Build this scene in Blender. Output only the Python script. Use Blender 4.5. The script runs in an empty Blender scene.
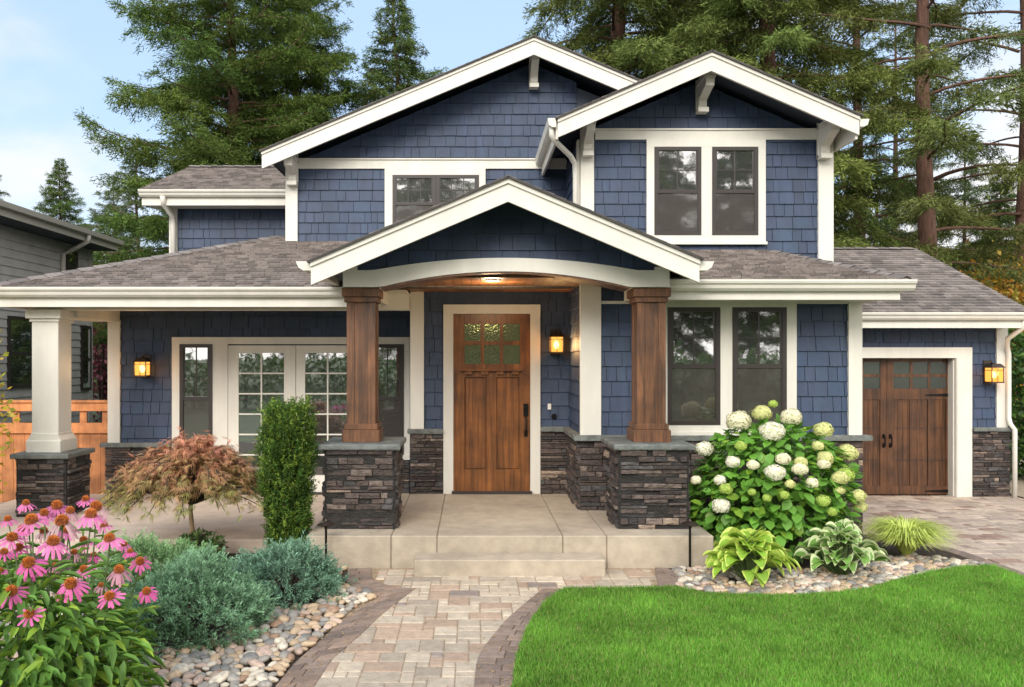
import bpy, math, random
import numpy as np
from mathutils import Vector, Matrix

# ---------------------------------------------------------------- camera, sky, sun, exposure
scene = bpy.context.scene
COL = scene.collection
R = math.radians
EYE = 1.85                       # camera height (m); 800 px focal length
cam = bpy.data.cameras.new('camera'); cam_o = bpy.data.objects.new('camera', cam); COL.objects.link(cam_o)
cam_o.location = (0, 0, EYE); cam_o.rotation_euler = (R(90), 0, 0)
cam.sensor_width = 36; cam.lens = 800 / 1024 * 36
cam.shift_x = (512 - 472) / 1024; cam.shift_y = (358 - 343.5) / 1024
cam.clip_end = 2000
scene.camera = cam_o
SUN_EL, SUN_AZ = 31, 198         # azimuth clockwise from +Y (the house is towards +Y)
w = bpy.data.worlds.new('World'); scene.world = w; w.use_nodes = True
nt = w.node_tree; nt.nodes.clear()
def N(nt, t, **k):
    n = nt.nodes.new(t)
    for a, b in k.items():
        if a.startswith('i_'): n.inputs[a[2:].replace('_', ' ')].default_value = b
        else: setattr(n, a, b)
    return n
sky = N(nt, 'ShaderNodeTexSky', sky_type='NISHITA', sun_disc=False, sun_elevation=R(SUN_EL), sun_rotation=R(SUN_AZ), dust_density=0.6, ozone_density=1.6)
tc = N(nt, 'ShaderNodeTexCoord'); mp = N(nt, 'ShaderNodeMapping'); mp.inputs['Scale'].default_value = (1, 1, 1.9); mp.inputs['Location'].default_value = (3.1, 0.2, .55)
nz = N(nt, 'ShaderNodeTexNoise'); nz.inputs['Scale'].default_value = 2.3; nz.inputs['Detail'].default_value = 9; nz.inputs['Roughness'].default_value = .52
sep = N(nt, 'ShaderNodeSeparateXYZ')
ad = N(nt, 'ShaderNodeMath', operation='MULTIPLY_ADD'); ad.inputs[1].default_value = -.30; ad.inputs[2].default_value = .14   # more cloud low down
ad2 = N(nt, 'ShaderNodeMath', operation='MULTIPLY_ADD'); ad2.inputs[1].default_value = .10
ad3 = N(nt, 'ShaderNodeMath', operation='MULTIPLY_ADD'); ad3.inputs[1].default_value = -.22     # cloudier towards the street side
sm = N(nt, 'ShaderNodeMath', operation='ADD')
cr = N(nt, 'ShaderNodeMapRange'); cr.inputs['From Min'].default_value = .36; cr.inputs['From Max'].default_value = .60; cr.interpolation_type = 'SMOOTHSTEP'
mx = N(nt, 'ShaderNodeMix', data_type='RGBA'); mx.inputs[7].default_value = (6.2, 5.95, 5.7, 1)
pale = N(nt, 'ShaderNodeMix', data_type='RGBA'); pale.inputs[0].default_value = .62; pale.inputs[7].default_value = (4.1, 5.5, 7.3, 1)
bg = N(nt, 'ShaderNodeBackground'); bg.inputs['Strength'].default_value = .145
out = N(nt, 'ShaderNodeOutputWorld')
L = nt.links.new
L(tc.outputs['Generated'], mp.inputs['Vector']); L(mp.outputs['Vector'], nz.inputs['Vector']); L(tc.outputs['Generated'], sep.inputs[0])
L(sep.outputs['Z'], ad.inputs[0]); L(sep.outputs['X'], ad2.inputs[0]); L(ad.outputs[0], ad2.inputs[2]); L(nz.outputs[0], sm.inputs[0]); L(sep.outputs['Y'], ad3.inputs[0]); L(ad2.outputs[0], ad3.inputs[2]); L(ad3.outputs[0], sm.inputs[1])
L(sm.outputs[0], cr.inputs['Value']); L(sky.outputs[0], pale.inputs[6]); L(pale.outputs[2], mx.inputs[6]); L(cr.outputs[0], mx.inputs[0])
br_ = N(nt, 'ShaderNodeMapRange'); br_.inputs['From Min'].default_value = -.7; br_.inputs['From Max'].default_value = .35; br_.inputs['To Min'].default_value = 2.1; br_.inputs['To Max'].default_value = .88   # sky brightened behind the camera, on the sun's side, as added facade fill
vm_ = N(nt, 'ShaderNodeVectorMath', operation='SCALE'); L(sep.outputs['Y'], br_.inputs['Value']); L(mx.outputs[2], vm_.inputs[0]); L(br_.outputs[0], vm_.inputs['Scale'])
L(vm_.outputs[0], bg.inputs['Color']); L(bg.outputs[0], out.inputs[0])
sd = bpy.data.lights.new('sun', 'SUN'); sd.energy = 2.0; sd.angle = R(28); sd.color = (1, .955, .88)
so = bpy.data.objects.new('sun', sd); COL.objects.link(so)
az, el = R(SUN_AZ), R(SUN_EL)
sv = Vector((math.sin(az) * math.cos(el), math.cos(az) * math.cos(el), math.sin(el)))
so.rotation_euler = sv.to_track_quat('Z', 'Y').to_euler(); so.location = (0, -5, 20)
vs = scene.view_settings
vs.view_transform = 'Standard'; vs.look = 'None'; vs.exposure = 0.50; vs.gamma = 1; vs.use_curve_mapping = False
scene.cycles.max_bounces = 8; scene.cycles.transparent_max_bounces = 8

# ---------------------------------------------------------------- helpers
rnd = random.Random(7)
def X(x, d): return (x - 472) * d / 800          # metres from a picture measurement at a known distance
def Z(y, d): return EYE + (358 - y) * d / 800
def G(x, y, z=0.0):                              # ground point under a picture measurement
    d = (EYE - z) * 800 / (y - 358); return (X(x, d), d)
WL = {}                                          # world location of every object's origin
def gz(x, y):                                    # the drive falls gently towards the garage
    a = min(max((x - 3.6) / 1.2, 0), 1); b = min(max((y - 7.6) / 3.6, 0), 1)
    return -.12 * a * b
def props(o, label=None, category=None, group=None, kind=None):
    for k, v in (('label', label), ('category', category), ('group', group), ('kind', kind)):
        if v: o[k] = v
    return o
def thing(name, loc, label, category, group=None, rz=0):
    o = bpy.data.objects.new(name, None); COL.objects.link(o); o.location = loc; o.rotation_euler.z = rz; o.empty_display_size = .1
    WL[o.name] = Vector(loc)
    return props(o, label, category, group)
def link_mesh(name, me, mat, parent=None, loc=None):
    o = bpy.data.objects.new(name, me); COL.objects.link(o)
    if mat is not None and not me.materials: me.materials.append(mat)
    if parent is not None:
        o.parent = parent
    if loc is not None: o.location = loc
    WL[o.name] = (WL.get(parent.name, Vector((0, 0, 0))) if parent is not None else Vector((0, 0, 0))) + (Vector(loc) if loc is not None else Vector((0, 0, 0)))
    return o
class MB:
    """collects shapes in world coordinates; build() links them as one mesh"""
    def __init__(s): s.v = []; s.f = []; s.c = []
    def add(s, vs, fs, col=(1, 1, 1)):
        b = len(s.v); s.v += [tuple(p) for p in vs]
        for i, f in enumerate(fs):
            s.f.append(tuple(b + k for k in f)); s.c.append(col[i] if isinstance(col, list) else col)
        return s
    def box(s, x0, x1, y0, y1, z0, z1, col=(1, 1, 1)):
        if x0 > x1: x0, x1 = x1, x0
        if y0 > y1: y0, y1 = y1, y0
        if z0 > z1: z0, z1 = z1, z0
        return s.add([(x0, y0, z0), (x1, y0, z0), (x1, y1, z0), (x0, y1, z0), (x0, y0, z1), (x1, y0, z1), (x1, y1, z1), (x0, y1, z1)],
              [(0, 3, 2, 1), (4, 5, 6, 7), (0, 1, 5, 4), (1, 2, 6, 5), (2, 3, 7, 6), (3, 0, 4, 7)], col)
    def bbox(s, x0, x1, y0, y1, z0, z1, b=.006, col=(1, 1, 1)):
        """box with chamfered edges"""
        vs = []; 
        for zz, k in ((z0, b), (z0 + b, 0), (z1 - b, 0), (z1, b)):
            a, c, d, e = x0 + k, x1 - k, y0 + k, y1 - k
            if k: vs += [(a, d, zz), (c, d, zz), (c, e, zz), (a, e, zz)]
            else: vs += [(a + b, d, zz), (c - b, d, zz), (c, d + b, zz), (c, e - b, zz), (c - b, e, zz), (a + b, e, zz), (a, e - b, zz), (a, d + b, zz)]
        fs = [(3, 2, 1, 0), (20, 21, 22, 23)]
        l, u = 4, 12
        for i in range(8): fs.append((l + i, l + (i + 1) % 8, u + (i + 1) % 8, u + i))
        for i in range(4):
            a, bb = 2 * i, 2 * i + 1
            fs.append((i, (i + 1) % 4, l + bb, l + a)); fs.append((20 + (i + 1) % 4, 20 + i, u + a, u + bb))
            fs.append(((i + 1) % 4, l + (bb + 1) % 8, l + bb)); fs.append((20 + (i + 1) % 4, u + bb, u + (bb + 1) % 8))
        return s.add(vs, fs, col)
    def prism(s, poly, a0, a1, axis='y', col=(1, 1, 1)):
        """poly in the plane square to axis: (x,z) for y, (y,z) for x, (x,y) for z"""
        n = len(poly)
        def P(p, a): return (p[0], a, p[1]) if axis == 'y' else ((a, p[0], p[1]) if axis == 'x' else (p[0], p[1], a))
        vs = [P(p, a0) for p in poly] + [P(p, a1) for p in poly]
        fs = [tuple(range(n)), tuple(range(2 * n - 1, n - 1, -1))] + [(i, i + n, (i + 1) % n + n, (i + 1) % n) for i in range(n)]
        return s.add(vs, fs, col)
    def tube(s, pts, rad, n=8, col=(1, 1, 1), cap=True):
        pts = [Vector(p) for p in pts]; rad = rad if isinstance(rad, (list, tuple)) else [rad] * len(pts)
        vs = []; up = None
        for i, p in enumerate(pts):
            d = (pts[min(i + 1, len(pts) - 1)] - pts[max(i - 1, 0)]).normalized()
            if up is None: up = d.orthogonal().normalized()
            up = (up - d * up.dot(d)).normalized(); sd_ = d.cross(up)
            for k in range(n):
                a = 2 * math.pi * k / n; vs.append(p + (up * math.cos(a) + sd_ * math.sin(a)) * rad[i])
        fs = []
        for i in range(len(pts) - 1):
            for k in range(n):
                a, b = i * n + k, i * n + (k + 1) % n; fs.append((a, b, b + n, a + n))
        if cap: fs += [tuple(range(n - 1, -1, -1)), tuple(range((len(pts) - 1) * n, len(pts) * n))]
        return s.add(vs, fs, col)
    def lathe(s, prof, c, n=16, col=(1, 1, 1), axis='z'):
        vs = []
        for r, h in prof:
            for k in range(n):
                a = 2 * math.pi * k / n
                vs.append((c[0] + r * math.cos(a), c[1] + r * math.sin(a), c[2] + h) if axis == 'z' else (c[0] + r * math.cos(a), c[1] + h, c[2] + r * math.sin(a)))
        fs = [(i * n + k, i * n + (k + 1) % n, (i + 1) * n + (k + 1) % n, (i + 1) * n + k) for i in range(len(prof) - 1) for k in range(n)]
        fs += [tuple(range(n - 1, -1, -1)), tuple(range((len(prof) - 1) * n, len(prof) * n))]
        return s.add(vs, fs, col)
    def mesh(s, name, off=Vector((0, 0, 0)), smooth=False):
        me = bpy.data.meshes.new(name)
        me.from_pydata([(a - off.x, b - off.y, c - off.z) for a, b, c in s.v], [], s.f)
        at = me.color_attributes.new('Col', 'FLOAT_COLOR', 'CORNER')
        buf = np.ones((len(me.loops), 4), np.float32)
        tot = np.array([len(f) for f in s.f]); buf[:, :3] = np.repeat(np.array(s.c, np.float32).reshape(-1, 3), tot, axis=0)
        at.data.foreach_set('color', buf.ravel())
        if smooth: me.polygons.foreach_set('use_smooth', np.ones(len(me.polygons), bool))
        me.update(); return me
    def build(s, name, mat, parent=None, smooth=False, label=None, kind=None):
        off = WL[parent.name] if parent is not None else Vector((0, 0, 0))
        o = link_mesh(name, s.mesh(name, off, smooth), mat, parent)
        return props(o, label, None, None, kind)
def B(*a, **k): return MB().box(*a, **k)

def scatter_mesh(name, tv, tf, P, S, D, Nn, sw, sl, sn, C, tcol=None):
    """many copies of one small template (side, along, normal) as one mesh"""
    n = len(P); tv = np.asarray(tv, float); k = len(tv)
    V = (P[:, None, :] + S[:, None, :] * (tv[None, :, 0:1] * np.reshape(sw, (-1, 1, 1))) + D[:, None, :] * (tv[None, :, 1:2] * np.reshape(sl, (-1, 1, 1)))
         + Nn[:, None, :] * (tv[None, :, 2:3] * np.reshape(sn, (-1, 1, 1))))
    me = bpy.data.meshes.new(name)
    me.vertices.add(n * k); me.vertices.foreach_set('co', V.reshape(-1).astype(np.float32))
    tot = np.array([len(f) for f in tf]); flat = np.array([i for f in tf for i in f])
    me.loops.add(n * len(flat)); me.polygons.add(n * len(tf))
    idx = (flat[None, :] + (np.arange(n) * k)[:, None]).reshape(-1)
    me.loops.foreach_set('vertex_index', idx.astype(np.int32))
    tots = np.tile(tot, n); st = np.concatenate([[0], np.cumsum(tots)[:-1]])
    me.polygons.foreach_set('loop_start', st.astype(np.int32))
    me.update(calc_edges=True); me.validate()
    at = me.color_attributes.new('Col', 'FLOAT_COLOR', 'POINT')
    c = np.ones((n, k, 4), np.float32); c[:, :, :3] = np.asarray(C)[:, None, :] if np.ndim(C) == 2 else C
    if tcol is not None: c[:, :, :3] *= np.asarray(tcol)[None, :, :]
    at.data.foreach_set('color', c.reshape(-1))
    return me
LEAF_V = [(0, 0, 0), (.5, .45, .05), (0, 1, -.1), (-.5, .45, .05)]; LEAF_F = [(0, 1, 2, 3)]
BROAD_V = [(0, 0, 0), (0, .5, -.06), (0, 1, -.16), (-.42, .25, .05), (-.40, .65, .0), (.42, .25, .05), (.40, .65, .0)]
BROAD_F = [(0, 5, 6, 1), (1, 6, 2), (0, 1, 4, 3), (1, 2, 4)]
def unit(a): return a / np.maximum(np.linalg.norm(a, axis=-1, keepdims=True), 1e-9)
def frames(D, rs, up=None):
    """side and normal for directions D, random roll (or normal near up)"""
    D = unit(D); r = rs.normal(size=D.shape) if up is None else np.asarray(up) + rs.normal(size=D.shape) * .35
    S = unit(np.cross(D, r)); Nn = np.cross(S, D); return D, S, Nn

# ---------------------------------------------------------------- materials
def mat(name, col=(1, 1, 1), rough=.6, attr=False, var=.0, vscale=6, bump=0., bscale=30, metal=0., stretch=(1, 1, 1), spec=.5, trans=0., detail=5, obj=True, var2=0., v2scale=.7):
    m = bpy.data.materials.new(name); m.use_nodes = True; nt = m.node_tree; b = nt.nodes['Principled BSDF']; l = nt.links.new
    b.inputs['Roughness'].default_value = rough; b.inputs['Metallic'].default_value = metal; b.inputs['Specular IOR Level'].default_value = spec
    tc = N(nt, 'ShaderNodeTexCoord'); mp = N(nt, 'ShaderNodeMapping'); mp.inputs['Scale'].default_value = stretch; l(tc.outputs['Object'], mp.inputs[0])
    base = N(nt, 'ShaderNodeRGB'); base.outputs[0].default_value = (*col, 1); cur = base.outputs[0]
    if attr:
        a = N(nt, 'ShaderNodeAttribute', attribute_name='Col'); mm = N(nt, 'ShaderNodeMix', data_type='RGBA', blend_type='MULTIPLY'); mm.inputs[0].default_value = 1
        l(cur, mm.inputs[6]); l(a.outputs['Color'], mm.inputs[7]); cur = mm.outputs[2]
    for v_, s_ in ((var, vscale), (var2, v2scale)):
        if v_:
            nz = N(nt, 'ShaderNodeTexNoise'); nz.inputs['Scale'].default_value = s_; nz.inputs['Detail'].default_value = detail; nz.inputs['Roughness'].default_value = .6
            l(mp.outputs[0], nz.inputs['Vector'])
            mr = N(nt, 'ShaderNodeMapRange'); mr.inputs['From Min'].default_value = .3; mr.inputs['From Max'].default_value = .7
            mr.inputs['To Min'].default_value = 1 - v_; mr.inputs['To Max'].default_value = 1 + v_; l(nz.outputs[0], mr.inputs['Value'])
            mm = N(nt, 'ShaderNodeVectorMath', operation='SCALE'); l(cur, mm.inputs[0]); l(mr.outputs[0], mm.inputs['Scale']); cur = mm.outputs[0]
    l(cur, b.inputs['Base Color'])
    if bump:
        n2 = N(nt, 'ShaderNodeTexNoise'); n2.inputs['Scale'].default_value = bscale; n2.inputs['Detail'].default_value = 6; l(mp.outputs[0], n2.inputs['Vector'])
        bp = N(nt, 'ShaderNodeBump'); bp.inputs['Strength'].default_value = min(bump, 1); bp.inputs['Distance'].default_value = .01 if bump <= 1 else .01 * bump
        l(n2.outputs[0], bp.inputs['Height']); l(bp.outputs[0], b.inputs['Normal'])
    if trans:
        tr = N(nt, 'ShaderNodeBsdfTranslucent'); l(cur, tr.inputs['Color']); ms = N(nt, 'ShaderNodeMixShader'); ms.inputs[0].default_value = trans
        o = nt.nodes['Material Output']; l(b.outputs[0], ms.inputs[1]); l(tr.outputs[0], ms.inputs[2]); l(ms.outputs[0], o.inputs[0])
    return m
def wood(name, dark, light, grain=(18, 18, 1.1), rough=.5, scale=1.4, bump=.25):
    m = bpy.data.materials.new(name); m.use_nodes = True; nt = m.node_tree; b = nt.nodes['Principled BSDF']; l = nt.links.new
    b.inputs['Roughness'].default_value = rough
    tc = N(nt, 'ShaderNodeTexCoord'); mp = N(nt, 'ShaderNodeMapping'); mp.inputs['Scale'].default_value = grain; l(tc.outputs['Object'], mp.inputs[0])
    nz = N(nt, 'ShaderNodeTexNoise'); nz.inputs['Scale'].default_value = scale; nz.inputs['Detail'].default_value = 8; nz.inputs['Distortion'].default_value = .8; nz.inputs['Roughness'].default_value = .65
    l(mp.outputs[0], nz.inputs['Vector'])
    cr = N(nt, 'ShaderNodeValToRGB'); cr.color_ramp.elements[0].position = .3; cr.color_ramp.elements[0].color = (*dark, 1); cr.color_ramp.elements[1].position = .72; cr.color_ramp.elements[1].color = (*light, 1)
    l(nz.outputs[0], cr.inputs[0])
    a = N(nt, 'ShaderNodeAttribute', attribute_name='Col'); mm = N(nt, 'ShaderNodeMix', data_type='RGBA', blend_type='MULTIPLY'); mm.inputs[0].default_value = 1
    l(cr.outputs[0], mm.inputs[6]); l(a.outputs['Color'], mm.inputs[7]); nv = N(nt, 'ShaderNodeTexNoise'); nv.inputs['Scale'].default_value = 4.5; nv.inputs['Detail'].default_value = 4; l(tc.outputs['Object'], nv.inputs['Vector'])
    mr = N(nt, 'ShaderNodeMapRange'); mr.inputs['From Min'].default_value = .3; mr.inputs['From Max'].default_value = .7; mr.inputs['To Min'].default_value = .62; mr.inputs['To Max'].default_value = 1.25; l(nv.outputs[0], mr.inputs['Value'])
    sc_ = N(nt, 'ShaderNodeVectorMath', operation='SCALE'); l(mm.outputs[2], sc_.inputs[0]); l(mr.outputs[0], sc_.inputs['Scale']); l(sc_.outputs[0], b.inputs['Base Color'])
    bp = N(nt, 'ShaderNodeBump'); bp.inputs['Strength'].default_value = bump; bp.inputs['Distance'].default_value = .004; l(nz.outputs[0], bp.inputs['Height']); l(bp.outputs[0], b.inputs['Normal'])
    return m
def glass(name, base=(.012, .014, .012), refl=.3, rough=.02, bump=0., bscale=8, tint=(1, 1, 1)):
    m = bpy.data.materials.new(name); m.use_nodes = True; nt = m.node_tree; b = nt.nodes['Principled BSDF']; l = nt.links.new
    b.inputs['Base Color'].default_value = (*base, 1); b.inputs['Roughness'].default_value = .5
    tc = N(nt, 'ShaderNodeTexCoord')
    gl = N(nt, 'ShaderNodeBsdfGlossy'); gl.inputs['Roughness'].default_value = rough; gl.inputs['Color'].default_value = (*tint, 1)
    nz = N(nt, 'ShaderNodeTexNoise'); nz.inputs['Scale'].default_value = bscale; l(tc.outputs['Object'], nz.inputs['Vector'])
    bp = N(nt, 'ShaderNodeBump'); bp.inputs['Strength'].default_value = max(bump, .012); bp.inputs['Distance'].default_value = .02; l(nz.outputs[0], bp.inputs['Height']); l(bp.outputs[0], gl.inputs['Normal'])
    ms = N(nt, 'ShaderNodeMixShader'); ms.inputs[0].default_value = refl; o = nt.nodes['Material Output']
    l(b.outputs[0], ms.inputs[1]); l(gl.outputs[0], ms.inputs[2]); l(ms.outputs[0], o.inputs[0]); return m
def emit(name, col, s):
    m = bpy.data.materials.new(name); m.use_nodes = True; nt = m.node_tree; nt.nodes.clear()
    e = N(nt, 'ShaderNodeEmission'); e.inputs[0].default_value = (*col, 1); e.inputs[1].default_value = s; o = N(nt, 'ShaderNodeOutputMaterial'); nt.links.new(e.outputs[0], o.inputs[0]); return m
M = dict(
    shingle=mat('blue_shingle_paint', (.030, .050, .096), .6, True, .18, 5, .35, 60, stretch=(3, 3, .6), var2=.13, v2scale=.9),
    navy=mat('dark_soffit_paint', (.045, .055, .08), .7, var=.1),
    trim=mat('cream_trim_paint', (.63, .605, .54), .5, True, .05, 3, .08, 25, stretch=(2, 2, .5), var2=.07, v2scale=1.3),
    stone=mat('ledge_stone', (1, 1, 1), .85, True, .5, 16, 2.6, 30, stretch=(1, 1, 2.2)),
    cap=mat('slate_cap', (.125, .135, .125), .75, False, .35, 9, 1.6, 22, var2=.25, v2scale=3),
    roof=mat('asphalt_shingle', (1, 1, 1), .92, True, .22, 30, .6, 120, var2=.12),
    roof_edge=mat('roof_edge', (.045, .042, .04), .9),
    post=wood('stained_cedar_post', (.038, .016, .008), (.215, .090, .036)),
    door=wood('stained_door', (.060, .020, .006), (.27, .098, .022), grain=(20, 20, .9), rough=.38),
    gdoor=wood('garage_door_wood', (.028, .011, .004), (.15, .058, .019), grain=(14, 14, .8), rough=.5),
    ceil=wood('ceiling_wood', (.16, .06, .022), (.36, .15, .055), grain=(.9, 14, 14), rough=.45),
    fence=wood('cedar_fence', (.36, .13, .045), (.66, .27, .10), grain=(12, 12, .8), rough=.7),
    frame=mat('dark_window_frame', (.032, .025, .022), .4),
    iron=mat('black_iron', (.012, .011, .010), .35, metal=.6),
    bronze=mat('bronze_metal', (.06, .045, .035), .4, metal=.7),
    glass=glass('window_glass', refl=.40), dark_glass=glass('dark_window_glass', refl=.14),
    door_glass=glass('textured_door_glass', (.04, .052, .016), .20, .16, .2, 38, (.42, .52, .26)),
    screen=mat('insect_screen', (.034, .029, .023), .45, var=.3, vscale=3),
    concrete=mat('porch_concrete', (.37, .31, .235), .8, False, .13, 9, .35, 40, var2=.2, v2scale=1.4),
    white=mat('white_paint', (.70, .68, .62), .4),
    siding=mat('grey_siding', (.40, .385, .36), .7, var=.12, vscale=4),
)
# ---------------------------------------------------------------- tiled planes: shingles, roofing
def clip(poly, a, b, c):
    """keep a*u+b*v<=c"""
    o = []
    for i in range(len(poly)):
        p, q = poly[i], poly[(i + 1) % len(poly)]
        dp, dq = a * p[0] + b * p[1] - c, a * q[0] + b * q[1] - c
        if dp <= 0: o.append(p)
        if (dp < 0 < dq) or (dq < 0 < dp):
            t = dp / (dp - dq); o.append((p[0] + (q[0] - p[0]) * t, p[1] + (q[1] - p[1]) * t))
    return o
def tiles(mb, O, u, v, n, poly, row, w0, w1, th, colf, gap=.004, jit=.0, top=.002, v0=None):
    """overlapping courses of shingles clipped to a convex outline in the plane (O,u,v)"""
    O, u, v, n = Vector(O), Vector(u), Vector(v), Vector(n)
    ar = sum(poly[i][0] * poly[(i + 1) % len(poly)][1] - poly[(i + 1) % len(poly)][0] * poly[i][1] for i in range(len(poly)))
    if ar < 0: poly = poly[::-1]
    ed = []
    for i in range(len(poly)):
        p, q = poly[i], poly[(i + 1) % len(poly)]; a, b = q[1] - p[1], -(q[0] - p[0]); ed.append((a, b, a * p[0] + b * p[1]))
    umin, umax = min(p[0] for p in poly), max(p[0] for p in poly); vmin, vmax = min(p[1] for p in poly), max(p[1] for p in poly)
    y = vmin if v0 is None else v0 + math.floor((vmin - v0) / row) * row
    while y < vmax:
        x = umin - rnd.random() * w1
        while x < umax:
            wd = rnd.uniform(w0, w1); j = rnd.uniform(-jit, jit)
            q = [(x + gap / 2, y + j), (x + wd - gap / 2, y + j), (x + wd - gap / 2, y + row + .01), (x + gap / 2, y + row + .01)]
            for e in ed:
                q = clip(q, *e)
                if len(q) < 3: break
            if len(q) >= 3:
                k = len(q); c = colf(); t_ = th * rnd.uniform(.85, 1.15)
                def h(vv): return t_ + (top - t_) * min(max((vv - y) / row, 0), 1)
                a3 = [O + u * p[0] + v * p[1] + n * h(p[1]) for p in q]; b3 = [O + u * p[0] + v * p[1] - n * .002 for p in q]
                fs = [tuple(range(k))] + [(i, i + k, (i + 1) % k + k, (i + 1) % k) for i in range(k)]
                mb.add(a3 + b3, fs, c)
            x += wd
        y += row
def blue():
    k = rnd.uniform(.91, 1.09); return (k * rnd.uniform(.92, 1.10), k, k * rnd.uniform(.95, 1.04))
def roofc():
    k = rnd.choice([.85, 1, 1, 1.1, 1.2, .62, .7]) * rnd.uniform(.93, 1.07); return (.205 * k, .173 * k, .155 * k)
ROW = .156
def shingles_y(name, parent, poly, D, face=-1):
    """wall in the plane y=D looking at the camera; poly in (x,z)"""
    mb = MB(); tiles(mb, (0, D, 0), (1, 0, 0), (0, 0, 1), (0, -1, 0), poly, ROW, .09, .26, .020, blue, jit=.002, gap=.0065, v0=.05)
    return mb.build(name, M['shingle'], parent)
def shingles_x(name, parent, poly, Xc):
    """wall in the plane x=Xc looking towards -x; poly in (y,z)"""
    mb = MB(); tiles(mb, (Xc, 0, 0), (0, -1, 0), (0, 0, 1), (-1, 0, 0), [(-p[0], p[1]) for p in poly], ROW, .09, .26, .020, blue, jit=.002, gap=.0065, v0=.05)
    return mb.build(name, M['shingle'], parent)
def roof_plane(mb, A, Bp, Cp, Dp, row=.118, extra=0, w=(.08, .19), th=.020):
    """A,B along the eave (left to right seen from outside), C,D the upper edge right then left"""
    A, Bp, Cp, Dp = map(Vector, (A, Bp, Cp, Dp)); u = (Bp - A).normalized(); n = u.cross(Dp - A).normalized(); v = n.cross(u)
    poly = [((p - A).dot(u), (p - A).dot(v)) for p in (A, Bp, Cp, Dp)]
    tiles(mb, A, u, v, n, poly, row, w[0], w[1], th, roofc, gap=.005, jit=.0, top=.001)
    und = [p - n * .018 for p in (A, Bp, Cp, Dp)]; top = [p for p in (A, Bp, Cp, Dp)]
    mb.add(top + und, [(0, 1, 2, 3), (7, 6, 5, 4), (0, 4, 5, 1), (1, 5, 6, 2), (2, 6, 7, 3), (3, 7, 4, 0)], (.06, .055, .05))

# ---------------------------------------------------------------- ledge stone
def stonec():
    r = rnd.random()
    if r < .035: k = rnd.uniform(.7, 1.1); return (.32 * k, .24 * k, .18 * k)
    if r < .15: k = rnd.uniform(.8, 1.2); return (.15 * k, .115 * k, .095 * k)
    k = rnd.uniform(.5, 1.3); return (.078 * k, .058 * k, .050 * k) if rnd.random() < .75 else (.068 * k, .062 * k, .060 * k)
def stone_face(mb, O, u, v, n, W, H, lo=.0, hi=.045):
    O, u, v, n = map(Vector, (O, u, v, n)); y = 0
    while y < H - .004:
        h = min(rnd.choice([.026, .034, .042, .052, .062]), H - y)
        if H - y - h < .018: h = H - y
        x = -rnd.random() * .02
        x = 0
        while x < W - .003:
            l = min(rnd.uniform(.07, .36) * (.7 if h > .05 else 1), W - x)
            if W - x - l < .04: l = W - x
            d = rnd.uniform(lo, hi) + .006; c = stonec(); g = .0025; b = .006
            o4 = [(x + g, y + g), (x + l - g, y + g), (x + l - g, y + h - g), (x + g, y + h - g)]
            i4 = [(x + g + b, y + g + b), (x + l - g - b, y + g + b), (x + l - g - b, y + h - g - b), (x + g + b, y + h - g - b)]
            m = [(p[0] + rnd.uniform(-.002, .002), p[1] + rnd.uniform(-.002, .002)) for p in i4]
            tl = [rnd.uniform(-.005, .005) for _ in range(4)]
            vs = [O + u * p[0] + v * p[1] - n * .01 for p in o4] + [O + u * p[0] + v * p[1] + n * (d - b) for p in o4] + [O + u * p[0] + v * p[1] + n * (d + t) for p, t in zip(m, tl)]
            fs = [(8, 9, 10, 11)] + [(i, (i + 1) % 4, 4 + (i + 1) % 4, 4 + i) for i in range(4)] + [(4 + i, 4 + (i + 1) % 4, 8 + (i + 1) % 4, 8 + i) for i in range(4)]
            mb.add(vs, fs, c); x += l
        y += h
def cap_slab(mb, x0, x1, y0, y1, z0, z1, b=.012, seg=.12):
    """slate cap with a slightly uneven chipped edge"""
    pts = []
    def side(ax, ay, bx, by):
        n = max(2, int(math.hypot(bx - ax, by - ay) / seg))
        for i in range(n): t = i / n; pts.append((ax + (bx - ax) * t + rnd.uniform(-.006, .006), ay + (by - ay) * t + rnd.uniform(-.006, .006)))
    side(x0, y0, x1, y0); side(x1, y0, x1, y1); side(x1, y1, x0, y1); side(x0, y1, x0, y0)
    cx, cy = (x0 + x1) / 2, (y0 + y1) / 2; n = len(pts); vs = []
    for zz, k in ((z0, b * .6), (z0 + b, 0), (z1 - b, 0), (z1, b)):
        for p in pts:
            dx, dy = cx - p[0], cy - p[1]; l = math.hypot(dx, dy); vs.append((p[0] + dx / l * k, p[1] + dy / l * k, zz + rnd.uniform(-.001, .001)))
    fs = [tuple(range(n - 1, -1, -1)), tuple(range(3 * n, 4 * n))]
    for r_ in range(3): fs += [(r_ * n + i, r_ * n + (i + 1) % n, (r_ + 1) * n + (i + 1) % n, (r_ + 1) * n + i) for i in range(n)]
    mb.add(vs, fs)
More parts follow.
